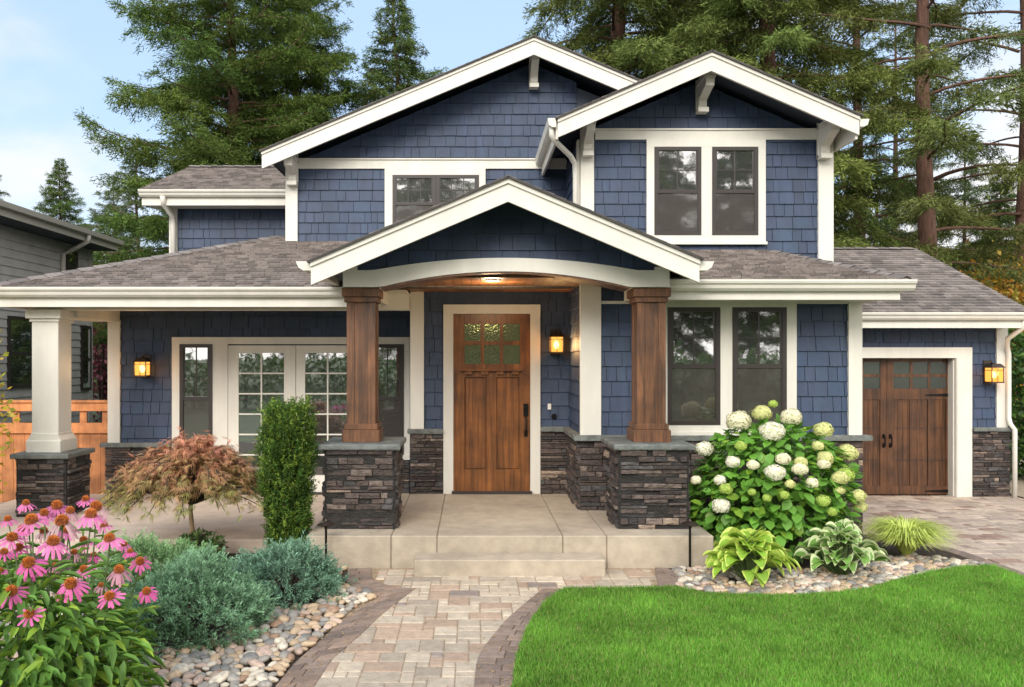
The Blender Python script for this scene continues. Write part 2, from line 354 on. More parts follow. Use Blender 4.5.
def pier(parent, cx, cy, w, z0, z1, capz, over=.034):
    h = w / 2; mb = MB(); mb.box(cx - h + .012, cx + h - .012, cy - h + .012, cy + h - .012, z0, z1, (.02, .018, .016))
    i = .03
    stone_face(mb, (cx - h + i, cy - h + i, z0), (1, 0, 0), (0, 0, 1), (0, -1, 0), w - 2 * i, z1 - z0)
    stone_face(mb, (cx + h - i, cy - h + i, z0), (0, 1, 0), (0, 0, 1), (1, 0, 0), w - 2 * i, z1 - z0)
    stone_face(mb, (cx - h + i, cy + h - i, z0), (0, -1, 0), (0, 0, 1), (-1, 0, 0), w - 2 * i, z1 - z0)
    stone_face(mb, (cx + h - i, cy + h - i, z0), (-1, 0, 0), (0, 0, 1), (0, 1, 0), w - 2 * i, z1 - z0)
    o = mb.build('stone_pier', M['stone'], parent)
    c = MB(); cap_slab(c, cx - h - over, cx + h + over, cy - h - over, cy + h + over, z1, capz); c.build('cap_stone', M['cap'], o)
    return o
def wainscot(parent, segs, z1, capz, caps):
    """segs: (O, u, n, width, z0)"""
    mb = MB()
    for O, u, n, W, z0 in segs: stone_face(mb, (O[0], O[1], z0), u, (0, 0, 1), n, W, z1 - z0, .0, .03)
    o = mb.build('stone_wainscot', M['stone'], parent)
    for c in caps:
        m = MB(); cap_slab(m, *c, z1, capz); m.build('cap_stone', M['cap'], o)
    return o

# ---------------------------------------------------------------- the house
house = thing('house', (0, 9, 0), 'navy blue shingled craftsman house with cream trim, stone piers and a gabled entry porch', 'house')
T, SH = M['trim'], M['shingle']
def part(name, mb, m, parent=None, **k): return mb.build(name, m, parent or house, **k)

# bodies (backing volumes behind shingles)
DF, DE, DM, DG, DU, DR, DL = 10.2, 9.3, 8.3, 11.4, 11.5, 10.1, 13.0   # french wall, entry, main front, garage, upper left, upper right, far left
bd = MB()
bd.box(-4.60, -.70, DF + .004, 16, 0, 2.5); bd.box(-.72, 1.16, DE + .004, 11.9, .0, 2.66); bd.box(1.145, 4.02, DM + .004, 12, -.1, 2.52)
bd.box(4.03, 7.58, DG + .2, 17, -.3, 2.35); bd.box(4.03, 4.9, DG + .004, DG + .2, -.3, 2.35); bd.box(6.87, 7.58, DG + .004, DG + .2, -.3, 2.35); bd.box(4.9, 6.87, DG + .004, DG + .2, 1.86, 2.35)
bd.box(-2.65, 4.4, DU + .004, 17, 2.9, 4.62)
bd.prism([(-2.6, 4.6), (4.35, 4.6), (.85, 6.0)], DU + .004, 16)
bd.box(1.365, 4.50, DR + .004, 16.5, 2.8, 4.6); bd.prism([(1.4, 4.6), (4.45, 4.6), (2.9, 5.22)], DR + .004, 16)
bd.box(-4.88, -2.6, DL + .004, 17.5, 2.6, 4.35)
part('wall_core', bd, M['navy'])

# shingled walls
def tri(xa, za, sl, z0, xl, xr): return [(xl, z0), (xr, z0), (xr, za - sl * (xr - xa)), (xa, za), (xl, za - sl * (xa - xl))]
shingles_y('shingle_wall', house, [(-4.6, .72), (-.72, .72), (-.72, 2.5), (-4.6, 2.5)], DF)
shingles_y('shingle_wall', house, [(-.72, .9), (1.14, .9), (1.14, 2.64), (-.72, 2.64)], DE)
shingles_y('shingle_wall', house, [(1.14, .95), (4.02, .95), (4.02, 2.45), (1.14, 2.45)], DM); shingles_y('shingle_wall', house, [(1.3, 2.45), (1.95, 2.45), (1.95, 2.62), (1.3, 2.62)], DM)
shingles_x('shingle_wall', house, [(DM, .95), (DE, .95), (DE, 2.64), (DM, 2.64)], 1.14)
shingles_y('shingle_wall', house, [(4.03, 1.9), (6.95, 1.9), (6.95, 2.4), (4.03, 2.4)], DG)
shingles_y('shingle_wall', house, [(6.95, .75), (7.57, .75), (7.57, 2.4), (6.95, 2.4)], DG)
shingles_y('shingle_wall', house, tri(.853, 6.08, .419, 3.3, -2.6, 1.5), DU)
shingles_y('shingle_wall', house, tri(2.86, 5.33, .433, 3.0, 1.42, 4.45), DR)
shingles_x('shingle_wall', house, [(DR, 3.0), (DU, 3.0), (DU, 4.6), (DR, 4.6)], 1.36)
shingles_y('shingle_wall', house, [(-4.82, 3.0), (-2.5, 3.0), (-2.5, 4.4), (-4.82, 4.4)], DL)

# stone wainscots
zc = 1.0
wainscot(house, [((-.715, DE - .03), (1, 0, 0), (0, -1, 0), X(443.5, DE) + .715, .12)], .975, 1.03, [(-.75, X(443.2, DE), DE - .085, DE + .02)])
wainscot(house, [((X(540, DE), DE - .03), (1, 0, 0), (0, -1, 0), 1.11 - X(540, DE), .28), ((1.11, DE - .03), (0, -1, 0), (-1, 0, 0), DE - DM - .0, .28),
                 ((1.115, DM - .03), (1, 0, 0), (0, -1, 0), 2.92, -.08)], zc, 1.055,
         [(X(539.8, DE), 1.055, DE - .085, DE + .02), (1.05, 1.17, DM + .02, DE - .04), (1.05, 4.11, DM - .095, DM + .02)])
wainscot(house, [((-4.66, DF - .03), (1, 0, 0), (0, -1, 0), X(173, DF) + 4.66, .1)], .72, .775, [(-4.71, X(172.8, DF), DF - .085, DF + .02)])
wainscot(house, [((X(173, DF), DF - .03), (1, 0, 0), (0, -1, 0), X(214, DF) - X(173, DF), .1)], .545, .56, [(X(173.2, DF), X(214, DF), DF - .05, DF)])
wainscot(house, [((X(371, DF), DF - .03), (1, 0, 0), (0, -1, 0), X(410, DF) - X(371, DF), .1)], .545, .56, [(X(371, DF), X(409, DF), DF - .05, DF)])
wainscot(house, [((X(970.8, DG), DG - .03), (1, 0, 0), (0, -1, 0), X(1008.5, DG) - X(970.8, DG), -.25)], .81, .865, [(X(970.6, DG), X(1010.5, DG), DG - .085, DG + .02)])

# piers, cream column, cedar posts
PCY = 7.33 + .335
pier(house, -1.03, PCY, .67, .28, 1.008, 1.06); pier(house, 1.667, PCY, .67, .28, 1.008, 1.06)
pier(house, -4.69, 8.98, .565, .12, .755, .81)
def cedar_post(cx, cy):
    s = .135; mb = MB(); mb.box(cx - s + .008, cx + s - .008, cy - s + .008, cy + s - .008, 1.06, 2.51, (.75, .75, .75))
    b = .07; z0, z1 = 1.23, 2.39
    for sg in (-1, 1):                       # corner boards leave a recessed panel on every face
        for sh in (-1, 1):
            x0, x1 = sorted((cx + sg * s, cx + sg * (s - b))); y0, y1 = sorted((cy + sh * s, cy + sh * (s - b)))
            mb.bbox(x0, x1, y0, y1, z0, z1, .003)
    o = mb.build('porch_post', M['post'], house)
    c = MB(); c.bbox(cx - .155, cx + .155, cy - .155, cy + .155, 2.375, 2.425, .004); c.bbox(cx - .175, cx + .175, cy - .175, cy + .175, 2.425, 2.508, .004); c.build('capital', M['post'], o)
    c = MB(); c.bbox(cx - .175, cx + .175, cy - .175, cy + .175, 1.058, 1.175, .006); c.bbox(cx - .158, cx + .158, cy - .158, cy + .158, 1.175, 1.232, .005); c.build('post_base', M['post'], o)
cedar_post(-1.045, PCY); cedar_post(1.69, PCY)
cx, cy = -4.715, 8.98
mb = MB(); mb.bbox(cx - .147, cx + .147, cy - .147, cy + .147, .99, 2.26, .006); mb.bbox(cx - .155, cx + .155, cy - .155, cy + .155, 1.0, 1.02, .004)
col_o = mb.build('porch_column', T, house)
mb = MB(); mb.bbox(cx - .165, cx + .165, cy - .165, cy + .165, 2.25, 2.285, .004); mb.bbox(cx - .195, cx + .195, cy - .195, cy + .195, 2.285, 2.385, .006); mb.build('capital', T, col_o)
mb = MB(); mb.bbox(cx - .19, cx + .19, cy - .19, cy + .19, .808, .94, .006); mb.prism([(cx - .19, .94), (cx + .19, .94), (cx + .15, 1.0), (cx - .15, 1.0)], cy - .17, cy + .17); mb.build('column_base', T, col_o)

# porch beams and ceilings
part('porch_beam', MB().box(-4.86, -.705, 8.86, 9.08, 2.385, 2.56), T)
part('porch_beam', MB().box(-4.86, -4.48, 9.08, DF - .02, 2.31, 2.56), T)
part('porch_ceiling', MB().box(-5.0, -.71, 8.62, DF, 2.56, 2.585), M['trim'])
part('entry_beam', MB().box(-1.175, -.93, PCY + .1, 8.855, 2.43, 2.60), T)
part('entry_beam', MB().box(1.57, 1.83, PCY + .1, DM - .04, 2.43, 2.60), T)
mb = MB(); y = 0
xx = -1.1
while xx < 1.75:                              # tongue and groove boards run across
    mb.box(xx, min(xx + .088, 1.8), 7.60, DE - .006, 2.615 + rnd.uniform(0, .002), 2.64, (rnd.uniform(.75, 1.2),) * 3); xx += .091
part('entry_ceiling', mb, M['ceil'])

# entry gable
GA, GZ, GS = .315, 3.425, .423
def chevron(xa, za, sl, xl, xr, t):
    """rake outline below the line through the apex; t is the plumb depth"""
    return [(xl, za - sl * (xa - xl)), (xa, za), (xr, za - sl * (xr - xa)), (xr, za - sl * (xr - xa) - t), (xa, za - t), (xl, za - sl * (xa - xl) - t)]
def chev(mb, xa, za, sl, xl, xr, t, y0, y1, col=(1, 1, 1)):
    c = chevron(xa, za, sl, xl, xr, t)
    mb.prism([c[0], c[1], c[4], c[5]], y0, y1, col=col); mb.prism([c[1], c[2], c[3], c[4]], y0, y1, col=col)
def gable(xa, za, sl, xl, xr, t, y0, y1, wall_y, name='rake_board'):
    m = MB(); chev(m, xa, za, sl, xl, xr, t, y0, y0 + .035); chev(m, xa, za + .004, sl, xl - .004, xr + .004, .05, y0 - .018, y0 - .001); part(name, m, T)
    m = MB(); chev(m, xa, za - .012, sl, xl + .03, xr - .03, .03, y0 + .036, y1); part('soffit', m, M['navy'])
    m = MB(); chev(m, xa, za + .014, sl, xl - .03, xr + .03, .012, y0 - .035, y1); o = part('roof', m, M['roof_edge'])
    m = MB()
    zl, zr = za - sl * (xa - xl) + .028, za - sl * (xr - xa) + .028
    roof_plane(m, (xl - .03, y1, zl - .026), (xl - .03, y0 - .04, zl - .026), (xa, y0 - .04, za + .015), (xa, y1, za + .015), th=.006)
    roof_plane(m, (xr + .03, y0 - .04, zr - .026), (xr + .03, y1, zr - .026), (xa, y1, za + .015), (xa, y0 - .04, za + .015), th=.006)
    m.build('roof_shingles', M['roof'], o)
gable(GA, GZ, GS, -1.41, 1.99, .205, 7.0, 11.4, 7.5)
# gable wall over the arch
D5 = 7.50
def arch_top(x): return Z(258, 7.47) - (Z(258, 7.47) - Z(274, 7.47)) * min(1, abs((x - .31) / 1.40)) ** 2 if abs(x - .31) < 1.05 else max(Z(258, 7.47) - (Z(258, 7.47) - Z(274, 7.47)) * min(1, abs((x - .31) / 1.40)) ** 2, 2.668)
def arch_bot(x): return Z(271.5, 7.47) - (Z(271.5, 7.47) - 2.512) * min(1, abs((x - .31) / 1.16)) ** 2
x0, x1 = X(343, 7.46), X(669.5, 7.46)
shingles_y('gable_shingles', house, [(-1.15, 2.664), (1.77, 2.664), (1.77, GZ - .06 - GS * (1.77 - GA)), (GA, GZ - .06), (-1.15, GZ - .06 - GS * (GA + 1.15))], D5)
part('gable_core', MB().prism([(-1.16, 2.66), (1.78, 2.66), (1.78, GZ - .06 - GS * (1.78 - GA)), (GA, GZ - .06), (-1.16, GZ - .06 - GS * (GA + 1.16))], D5 + .003, D5 + .09), M['navy'])
m = MB(); n = 40
for i in range(n):
    a, b = x0 + (x1 - x0) * i / n, x0 + (x1 - x0) * (i + 1) / n
    m.prism([(a, arch_bot(a)), (b, arch_bot(b)), (b, arch_top(b)), (a, arch_top(a))], 7.455, 7.60)
m.box(x0, X(357, 7.46), 7.453, 7.602, 2.515, Z(266, 7.46)); m.box(X(655, 7.46), x1, 7.453, 7.602, 2.515, Z(267, 7.46))
part('arched_beam', m, T)
m = MB()
for i in range(n):
    a, b = -.85 + 2.32 * i / n, -.85 + 2.32 * (i + 1) / n
    m.prism([(a, arch_bot(a) - .018), (b, arch_bot(b) - .018), (b, arch_bot(b) - .002), (a, arch_bot(a) - .002)], 7.465, 7.80)
part('arch_lining', m, M['post']); part('arch_filler', MB().box(-.95, 1.58, 7.592, 7.598, 2.612, 2.80), M['post'])
# little gutter ends on the entry gable
for sx, xe in ((-1, -1.41), (1, 1.99)):
    m = MB(); z = GZ - GS * (GA + 1.41) + .01
    q = [(xe, z - .005), (xe + sx * .14, z - .005), (xe + sx * .115, z - .06), (xe + sx * .075, z - .085), (xe, z - .085)]
    m.prism(q if sx > 0 else q[::-1], 7.03, 8.75); part('gutter', m, T)

# eaves with gutters
def eave(xa, xb, yf, z, fz, ret=0, name='fascia'):
    """gutter with an ogee face on a fascia board"""
    part(name, MB().box(xa + .02, xb - (.11 if ret else 0), yf + .10, yf + .135, fz, z - .02), T)
    m = MB(); q = [(yf, z), (yf + .10, z), (yf + .10, z - .10), (yf + .055, z - .10), (yf + .03, z - .075), (yf + .022, z - .045), (yf + .003, z - .028)]
    m.prism(q[::-1], xa - .0, xb, axis='x'); m.box(xa, xb, yf - .004, yf + .004, z - .016, z + .006)
    part('gutter', m, T)
eave(-5.2, -1.0, 8.50, 2.60, 2.40)
eave(1.85, 4.22, 7.58, 2.59, 2.41, 1)
eave(4.1, 7.60, 10.86, 2.466, 2.262)
eave(-5.22, -2.78, 12.5, 4.48, 4.255)
part('soffit', MB().box(-5.02, -1.0, 8.635, 8.86, 2.42, 2.44), T)
part('soffit', MB().box(1.84, 4.1, 7.715, DM, 2.425, 2.445), T)
part('soffit', MB().box(4.04, 7.55, 10.995, DG, 2.28, 2.30), T)
part('soffit', MB().box(-5.15, -2.7, 12.635, DL, 4.27, 4.29), T)
# left side return of the porch eave
part('fascia', MB().box(-5.06, -5.02, 8.635, 14, 2.40, 2.58), T)
part('gutter', MB().prism([(-5.06, 2.60), (-5.06, 2.50), (-5.10, 2.50), (-5.14, 2.53), (-5.17, 2.60)], 8.61, 14), T)

# lower roofs
m = MB()
roof_plane(m, (-5.14, 8.52, 2.605), (1.1, 8.52, 2.605), (1.1, 12.0, 3.67), (-2.83, 12.0, 3.67))
roof_plane(m, (-5.14, 16, 2.605), (-5.14, 8.52, 2.605), (-2.83, 12.0, 3.67), (-2.83, 16, 3.67))
part('roof', m, M['roof'])
m = MB(); roof_plane(m, (1.2, 7.62, 2.595), (4.15, 7.62, 2.595), (3.69, 10.1, 3.205), (1.2, 10.1, 3.205)); roof_plane(m, (4.15, 7.62, 2.595), (4.15, 12, 2.595), (3.69, 12, 3.205), (3.69, 10.1, 3.205))
part('roof', m, M['roof'])
m = MB(); roof_plane(m, (3.9, 10.88, 2.47), (7.64, 10.88, 2.47), (7.64, 13.74, 3.72), (3.9, 13.74, 3.72)); roof_plane(m, (7.64, 16.6, 2.47), (3.9, 16.6, 2.47), (3.9, 13.74, 3.72), (7.64, 13.74, 3.72))
part('roof', m, M['roof'])
part('gable_end', MB().prism([(10.98, 2.3), (16.5, 2.3), (13.74, 3.63)], 7.5, 7.56, axis='x'), T)
m = MB(); roof_plane(m, (-5.22, 12.52, 4.485), (-2.5, 12.52, 4.485), (-2.5, 14.3, 5.26), (-5.04, 14.3, 5.26)); roof_plane(m, (-5.22, 17.5, 4.485), (-5.22, 12.52, 4.485), (-5.04, 14.3, 5.26), (-5.04, 15.7, 5.26))
part('roof', m, M['roof'])
# ridge and hip caps
def ridge(A, Bp):
    A, Bp = Vector(A), Vector(Bp); n = int((Bp - A).length / .2); m = MB(); d = (Bp - A).normalized(); s = d.cross(Vector((0, 0, 1))).normalized(); u = s.cross(d)
    for i in range(n):
        a, b = A + d * .2 * i, A + d * (.2 * i + .21); w_ = .09
        m.add([a + u * .028, a + s * w_ - u * .012, b + s * w_ - u * .02, b + u * .018, a - s * w_ - u * .012, b - s * w_ - u * .02], [(0, 1, 2, 3), (4, 0, 3, 5)], roofc())
    part('ridge_cap', m, M['roof'])
ridge((-5.14, 8.52, 2.62), (-2.83, 12.0, 3.685)); ridge((4.14, 7.62, 2.605), (3.7, 10.08, 3.21)); ridge((3.95, 13.74, 3.73), (7.6, 13.74, 3.73)); ridge((-5.04, 14.3, 5.27), (-2.6, 14.3, 5.27))

# upper gables
gable(.8525, 6.26, .419, -2.89, 4.6, .235, 11.0, 16.5, DU)
gable(2.843, 5.484, .433, 1.02, 4.60, .222, 9.5, 16, DR)
# trims on the upper walls
def vb(xa, xb, D, za, zb, t=.035): return MB().box(xa, xb, D - t, D + .01, za, zb)
part('band_board', vb(-2.51, 1.36, DU, 4.565, 4.69), T); part('band_board', MB().box(-2.52, 1.34, DU - .055, DU, 4.69, 4.71), T)
part('band_board', vb(X(595, DR), X(815.5, DR), DR, 4.60, 4.715), T); part('band_board', MB().box(X(595, DR), X(815.5, DR), DR - .055, DR, 4.715, 4.735), T)
part('corner_board', vb(-2.672, -2.50, DU, 3.4, 4.9, .045), T)
part('corner_board', vb(X(580, DR), X(593.5, DR), DR, 3.1, 4.93, .045), T); part('corner_board', MB().box(1.325, 1.355, DR - .03, DR + .1, 3.1, 4.6), T)
part('corner_board', vb(X(817, DR), X(832, DR), DR, 2.9, 4.95, .045), T)
part('corner_board', MB().box(X(170, DL), X(178, DL), DL - .04, DL + .01, 3.2, 4.3), T)
part('corner_board', vb(X(410.5, DE), X(424, DE), DE, 1.03, 2.62, .04), T)
part('corner_board', vb(1.118, X(600.5, DM), DM, 1.055, 2.615, .04), T)
part('corner_board', vb(X(847, DM), X(860.5, DM), DM, 1.055, 2.44, .04), T)
part('corner_board', vb(X(109, DF), X(121, DF), DF, .775, 2.33, .04), T)
part('corner_board', vb(X(995, DG), X(1006, DG), DG, .865, 2.28, .04), T)
part('frieze_board', vb(X(600, DM), X(847, DM), DM, 2.41, 2.44, .03), T)
# carved brackets under the rakes
def bracket(cx, y1, ztop, h, out_, w_=.15):
    m = MB()
    pr = [(y1, ztop - h), (y1 - .07, ztop - h), (y1 - .09, ztop - h + .05), (y1 - .09, ztop - h + .09)]
    for i in range(1, 9):
        t = i / 8; yy = y1 - .09 - (out_ - .09) * (t ** 1.6); zz = ztop - h + .09 + (h - .22) * t; pr.append((yy + .012 * math.sin(t * 9), zz))
    pr += [(y1 - out_, ztop - .1), (y1 - out_ - .02, ztop - .06), (y1 - out_ - .02, ztop), (y1, ztop)]
    m.prism(pr, cx - w_ / 2 * .8, cx + w_ / 2 * .8, axis='x')
    m.box(cx - w_ / 2, cx + w_ / 2, y1 - .03, y1 + .01, ztop - h - .03, ztop + .06); m.box(cx - w_ / 2, cx + w_ / 2, y1 - out_ - .03, y1, ztop - .03, ztop + .035)
    m.box(cx - w_ / 2, cx + w_ / 2, y1 - .13, y1, ztop - h - .045, ztop - h + .01)
    part('bracket', m, T)
bracket(X(535, 11.2), DU - .03, 6.12, .38, .36, .13); bracket(X(291, 11.3), DU - .05, 4.66, .31, .34, .14)
bracket(X(707, 9.8), DR - .03, 5.28, .32, .40, .13); bracket(X(588, 9.95), DR - .05, 4.74, .33, .36, .13); bracket(X(826, 9.95), DR - .05, 4.74, .36, .36, .14)
# gutter and downspout of the right upper gable, left side; and right end
part('gutter', MB().prism([(1.0, 4.70), (.90, 4.70), (.915, 4.62), (.95, 4.595), (1.0, 4.595)], 9.5, 11.48), T)
part('fascia', MB().box(1.0, 1.03, 9.54, 11.48, 4.46, 4.66), T)
part('gutter', MB().prism([(4.61, 4.69), (4.72, 4.69), (4.70, 4.62), (4.66, 4.60), (4.61, 4.60)], 9.5, 15), T)
part('fascia', MB().box(4.57, 4.60, 9.54, 15, 4.46, 4.66), T)
def downspout(pts, r=.034): m = MB(); m.tube(pts, r, 8); m.build('downspout', T, house, smooth=True)
downspout([(.955, 9.58, 4.62), (.955, 9.58, 4.52), (1.0, 9.63, 4.46), (1.22, 9.93, 4.36), (1.29, 10.03, 4.29), (1.30, 10.05, 4.15), (1.30, 10.05, 3.25)])
xd = X(166, 12.7); downspout([(xd, 12.56, 4.4), (xd, 12.6, 4.28), (xd + .03, 12.9, 4.14), (xd + .03, 12.94, 4.0), (xd + .03, 12.94, 3.2)], .045)
downspout([(7.56, 10.95, 2.38), (7.56, 10.97, 2.27), (7.50, 11.2, 2.12), (7.56, 11.3, 2.0), (7.60, 11.33, 1.9), (7.60, 11.33, 1.0), (7.60, 11.3, .92), (7.645, 11.27, .84), (7.645, 11.27, -.2)])

# windows ---------------------------------------------------
def window(x0, x1, z0, z1, D, cols=2, rows=2, split=None, lower='screen', fr=.045, g='glass', muntin='frame', mw=.012):
    """double-hung: upper sash with muntins, lower sash behind an insect screen"""
    m = MB(); y0 = D - .05
    m.box(x0, x0 + fr, y0, D, z0, z1); m.box(x1 - fr, x1, y0, D, z0, z1); m.box(x0 + fr, x1 - fr, y0, D, z0, z0 + fr); m.box(x0 + fr, x1 - fr, y0, D, z1 - fr, z1)
    zs = split if split else z0 + fr
    if split: m.box(x0 + fr, x1 - fr, y0 + .004, D, zs - .022, zs + .022)
    ub = zs + (.022 if split else 0); i = .018
    if split:                                             # upper sash stiles
        m.box(x0 + fr, x0 + fr + i, y0 + .008, D, ub, z1 - fr); m.box(x1 - fr - i, x1 - fr, y0 + .008, D, ub, z1 - fr)
    for k in range(1, cols): xx = x0 + fr + (x1 - x0 - 2 * fr) * k / cols; m.box(xx - mw / 2, xx + mw / 2, y0 + .014, D - .02, ub, z1 - fr)
    for k in range(1, rows): zz = ub + (z1 - fr - ub) * k / rows; m.box(x0 + fr + i, x1 - fr - i, y0 + .016, D - .02, zz - mw / 2, zz + mw / 2)
    o = m.build('window', M['frame'], house)
    B(x0 + fr, x1 - fr, D - .028, D - .022, ub, z1 - fr).build('pane', M[g], o)
    if split:
        if lower == 'screen': B(x0 + fr, x1 - fr, D - .032, D - .026, z0 + fr, zs - .022).build('insect_screen', M['screen_glass'], o)
        else: B(x0 + fr, x1 - fr, D - .032, D - .026, z0 + fr, zs - .022).build('pane', M[g], o)
    return o
M['screen_glass'] = glass('screened_glass', (.030, .024, .019), .17, .035)
M['curtain'] = mat('curtain', (.3, .27, .22), .9)
def casing(x0, x1, z0, z1, xi, D, zt, zb, mull=(), name='window_casing'):
    """outer x0..x1,z0..z1; openings span xi[0]..xi[1] in x and zb..zt in z; mull: boards between windows"""
    m = MB(); t = .04
    m.box(x0, xi[0], D - t, D, z0, zt); m.box(xi[1], x1, D - t, D, z0, zt); m.box(x0, x1, D - t - .002, D, zt, z1)
    m.box(xi[0], xi[1], D - t + .003, D, z0, zb)
    for a, b in mull: m.box(a, b, D - t + .001, D, zb, zt)
    m.box(x0 - .015, x1 + .015, D - t - .02, D, z0 - .0, z0 + .035) if name == 'window_casing' else None
    part(name, m, T)
d = DR - .012
window(X(653.5, d), X(700.3, d), Z(235.5, d), Z(147.7, d), d, split=Z(192, d)); window(X(711, d), X(757, d), Z(235.5, d), Z(147.7, d), d, split=Z(192, d))
casing(X(646, d), X(764.5, d), Z(245, d), Z(140.5, d), (X(653.5, d), X(757, d)), d - .005, Z(147.7, d), Z(235.5, d), [(X(700.3, d), X(711, d))])
d = DM - .012
window(X(666.5, d), X(719, d), Z(424.5, d), Z(307.5, d), d, split=Z(366, d)); window(X(731, d), X(785, d), Z(424.5, d), Z(307.5, d), d, split=Z(366, d))
casing(X(656, d), X(795, d), Z(435, d), Z(300, d), (X(666.5, d), X(785, d)), d - .005, Z(307.5, d), Z(424.5, d), [(X(719, d), X(731, d))])
d = DU - .012
window(X(392.8, d), X(436, d), Z(232, d), Z(175.6, d), d, split=Z(204, d), cols=3); window(X(436.2, d), X(479, d), Z(232, d), Z(175.6, d), d, split=Z(204, d), cols=3)
casing(X(385, d), X(485.5, d), Z(242, d), Z(169.4, d), (X(392.8, d), X(479, d)), d - .005, Z(175.6, d), Z(232, d))
# french door unit
d = DF - .012
fb = .12
window(X(180.8, d), X(213.5, d), Z(454.5, d), Z(344.2, d), d, split=Z(398, d), cols=2, rows=3); window(X(371.5, d), X(404, d), Z(454.5, d), Z(344.2, d), d, split=Z(398, d), cols=2, rows=3)
m = MB(); t = .04; zt = Z(344.2, d)
m.box(X(173, d), X(410, d), d - t - .003, d, zt, Z(337.2, d)); m.box(X(173, d), X(180.8, d), d - t, d, .56, zt); m.box(X(404, d), X(410, d), d - t, d, .56, zt)
m.box(X(213.5, d), X(228.5, d), d - t, d, fb, zt); m.box(X(362, d), X(371.5, d), d - t, d, fb, zt)
for a, b in ((173, 213.5), (371.5, 410)): m.box(X(a, d), X(b, d), d - t - .018, d, .56, Z(454.5, d))
part('door_casing', m, T)
def french(xa, xb, ga, gb, hs):
    m = MB(); y0 = d - .03; z1 = Z(345.5, d); z0 = fb + .03; g1, g0 = Z(353, d), Z(475, d)
    m.box(xa, ga, y0, d, z0, z1); m.box(gb, xb, y0, d, z0, z1); m.box(ga, gb, y0, d, z0, g0); m.box(ga, gb, y0, d, g1, z1)
    for k in range(1, 6): zz = g0 + (g1 - g0) * k / 6; m.box(ga, gb, y0 + .006, d - .012, zz - .009, zz + .009)
    xm = (ga + gb) / 2; m.box(xm - .009, xm + .009, y0 + .004, d - .012, g0, g1)
    o = m.build('french_door', T, house)
    B(ga, gb, d - .016, d - .012, g0, g1).build('pane', M['glass'], o)
    h = MB(); h.box(hs - .015, hs + .015, y0 - .008, y0 - .001, Z(440, d), Z(425, d)); h.tube([(hs, y0 - .03, Z(430, d)), (hs - .07, y0 - .03, Z(430, d))], .008, 8); h.tube([(hs, y0, Z(430, d)), (hs, y0 - .03, Z(430, d))], .008, 8); h.build('handle', M['bronze'], o)
french(X(228.7, d), X(296, d), X(239.2, d), X(284.5, d), X(291, d)); french(X(296.6, d), X(361.8, d), X(305.5, d), X(350.5, d), X(300.5, d))
part('threshold', MB().box(X(228, d), X(362, d), d - .07, d, fb, fb + .028), M['frame'])

# front door
d = DE
m = MB(); m.box(X(443.5, d), X(453.4, d), d - .045, d, .28, Z(314, d)); m.box(X(530, d), X(540, d), d - .045, d, .28, Z(314, d)); m.box(X(443.5, d), X(540, d), d - .048, d, Z(314, d), Z(304.8, d))
part('door_casing', m, T)
m = MB(); xa, xb = X(453.6, d), X(529.8, d); y0 = d - .052; z0, z1 = .31, Z(314.3, d)
gx = [(X(464.5, d), X(480.5, d)), (X(484, d), X(499.6, d)), (X(503, d), X(519.6, d))]; gzs = [(Z(341, d), Z(324, d)), (Z(364, d), Z(345, d))]
px_ = [(X(464.3, d), X(486.8, d)), (X(496, d), X(519.5, d))]; pz0, pz1 = Z(469, d), Z(377, d)
m.box(xa, xb, y0 + .024, d + .02, z0, z1, (.9, .9, .9)); 
for pa_ in px_: m.bbox(pa_[0] + .012, pa_[1] - .012, y0 + .014, y0 + .0235, pz0 + .012, pz1 - .012, .004)
m.bbox(xa, gx[0][0], y0, y0 + .0235, z0, z1, .002); m.bbox(gx[2][1], xb, y0, y0 + .0235, z0, z1, .002)             # stiles
ia, ib = gx[0][0], gx[2][1]
m.box(ia, ib, y0 + .001, y0 + .02, gzs[0][1], z1); m.box(ia, ib, y0 + .001, y0 + .02, gzs[1][1], gzs[0][0]); m.box(ia, ib, y0 + .001, y0 + .02, pz1, gzs[1][0]); m.box(ia, ib, y0 + .001, y0 + .02, z0, pz0)
for a, b in ((gx[0][1], gx[1][0]), (gx[1][1], gx[2][0])):
    for q in gzs: m.box(a, b, y0 + .002, y0 + .02, q[0], q[1])
m.box(px_[0][1], px_[1][0], y0 + .001, y0 + .02, pz0, pz1)
fd = m.build('front_door', M['door'], house)
m = MB(); m.bbox(X(460.5, d), X(521.5, d), y0 - .045, y0 - .001, Z(371, d), Z(369, d), .003)
for xx in (469, 484.5, 500, 515): m.bbox(X(xx - 3.6, d), X(xx + 3.6, d), y0 - .032, y0 - .001, Z(374.5, d), Z(371.1, d), .002)
m.build('dentil_shelf', M['door'], fd)
for a, b in gx:
    for q in gzs: B(a, b, y0 + .012, y0 + .0225, q[0], q[1]).build('pane', M['door_glass'], fd)
m = MB(); hx = X(525.5, d); m.bbox(hx - .028, hx + .028, y0 - .014, y0 - .001, Z(416, d), Z(403.5, d), .004); m.lathe([(.02, -.02), (.02, 0)], (hx, y0 - .014, Z(407, d)), 12, axis='y')
m.tube([(hx, y0 - .012, Z(417, d)), (hx, y0 - .05, Z(418, d)), (hx, y0 - .058, Z(424, d)), (hx, y0 - .05, Z(431, d)), (hx, y0 - .012, Z(433, d))], .0095, 8); m.bbox(hx - .02, hx + .02, y0 - .012, y0 - .001, Z(436, d), Z(430, d), .004)
m.build('handle', M['iron'], fd)
part('threshold', MB().box(xa - .02, xb + .02, d - .09, d, .281, .312), M['frame'])
m = MB(); m.bbox(X(547.5, d), X(551, d), d - .03, d - .012, Z(409.5, d), Z(403.5, d), .003); part('doorbell', m, M['white'])
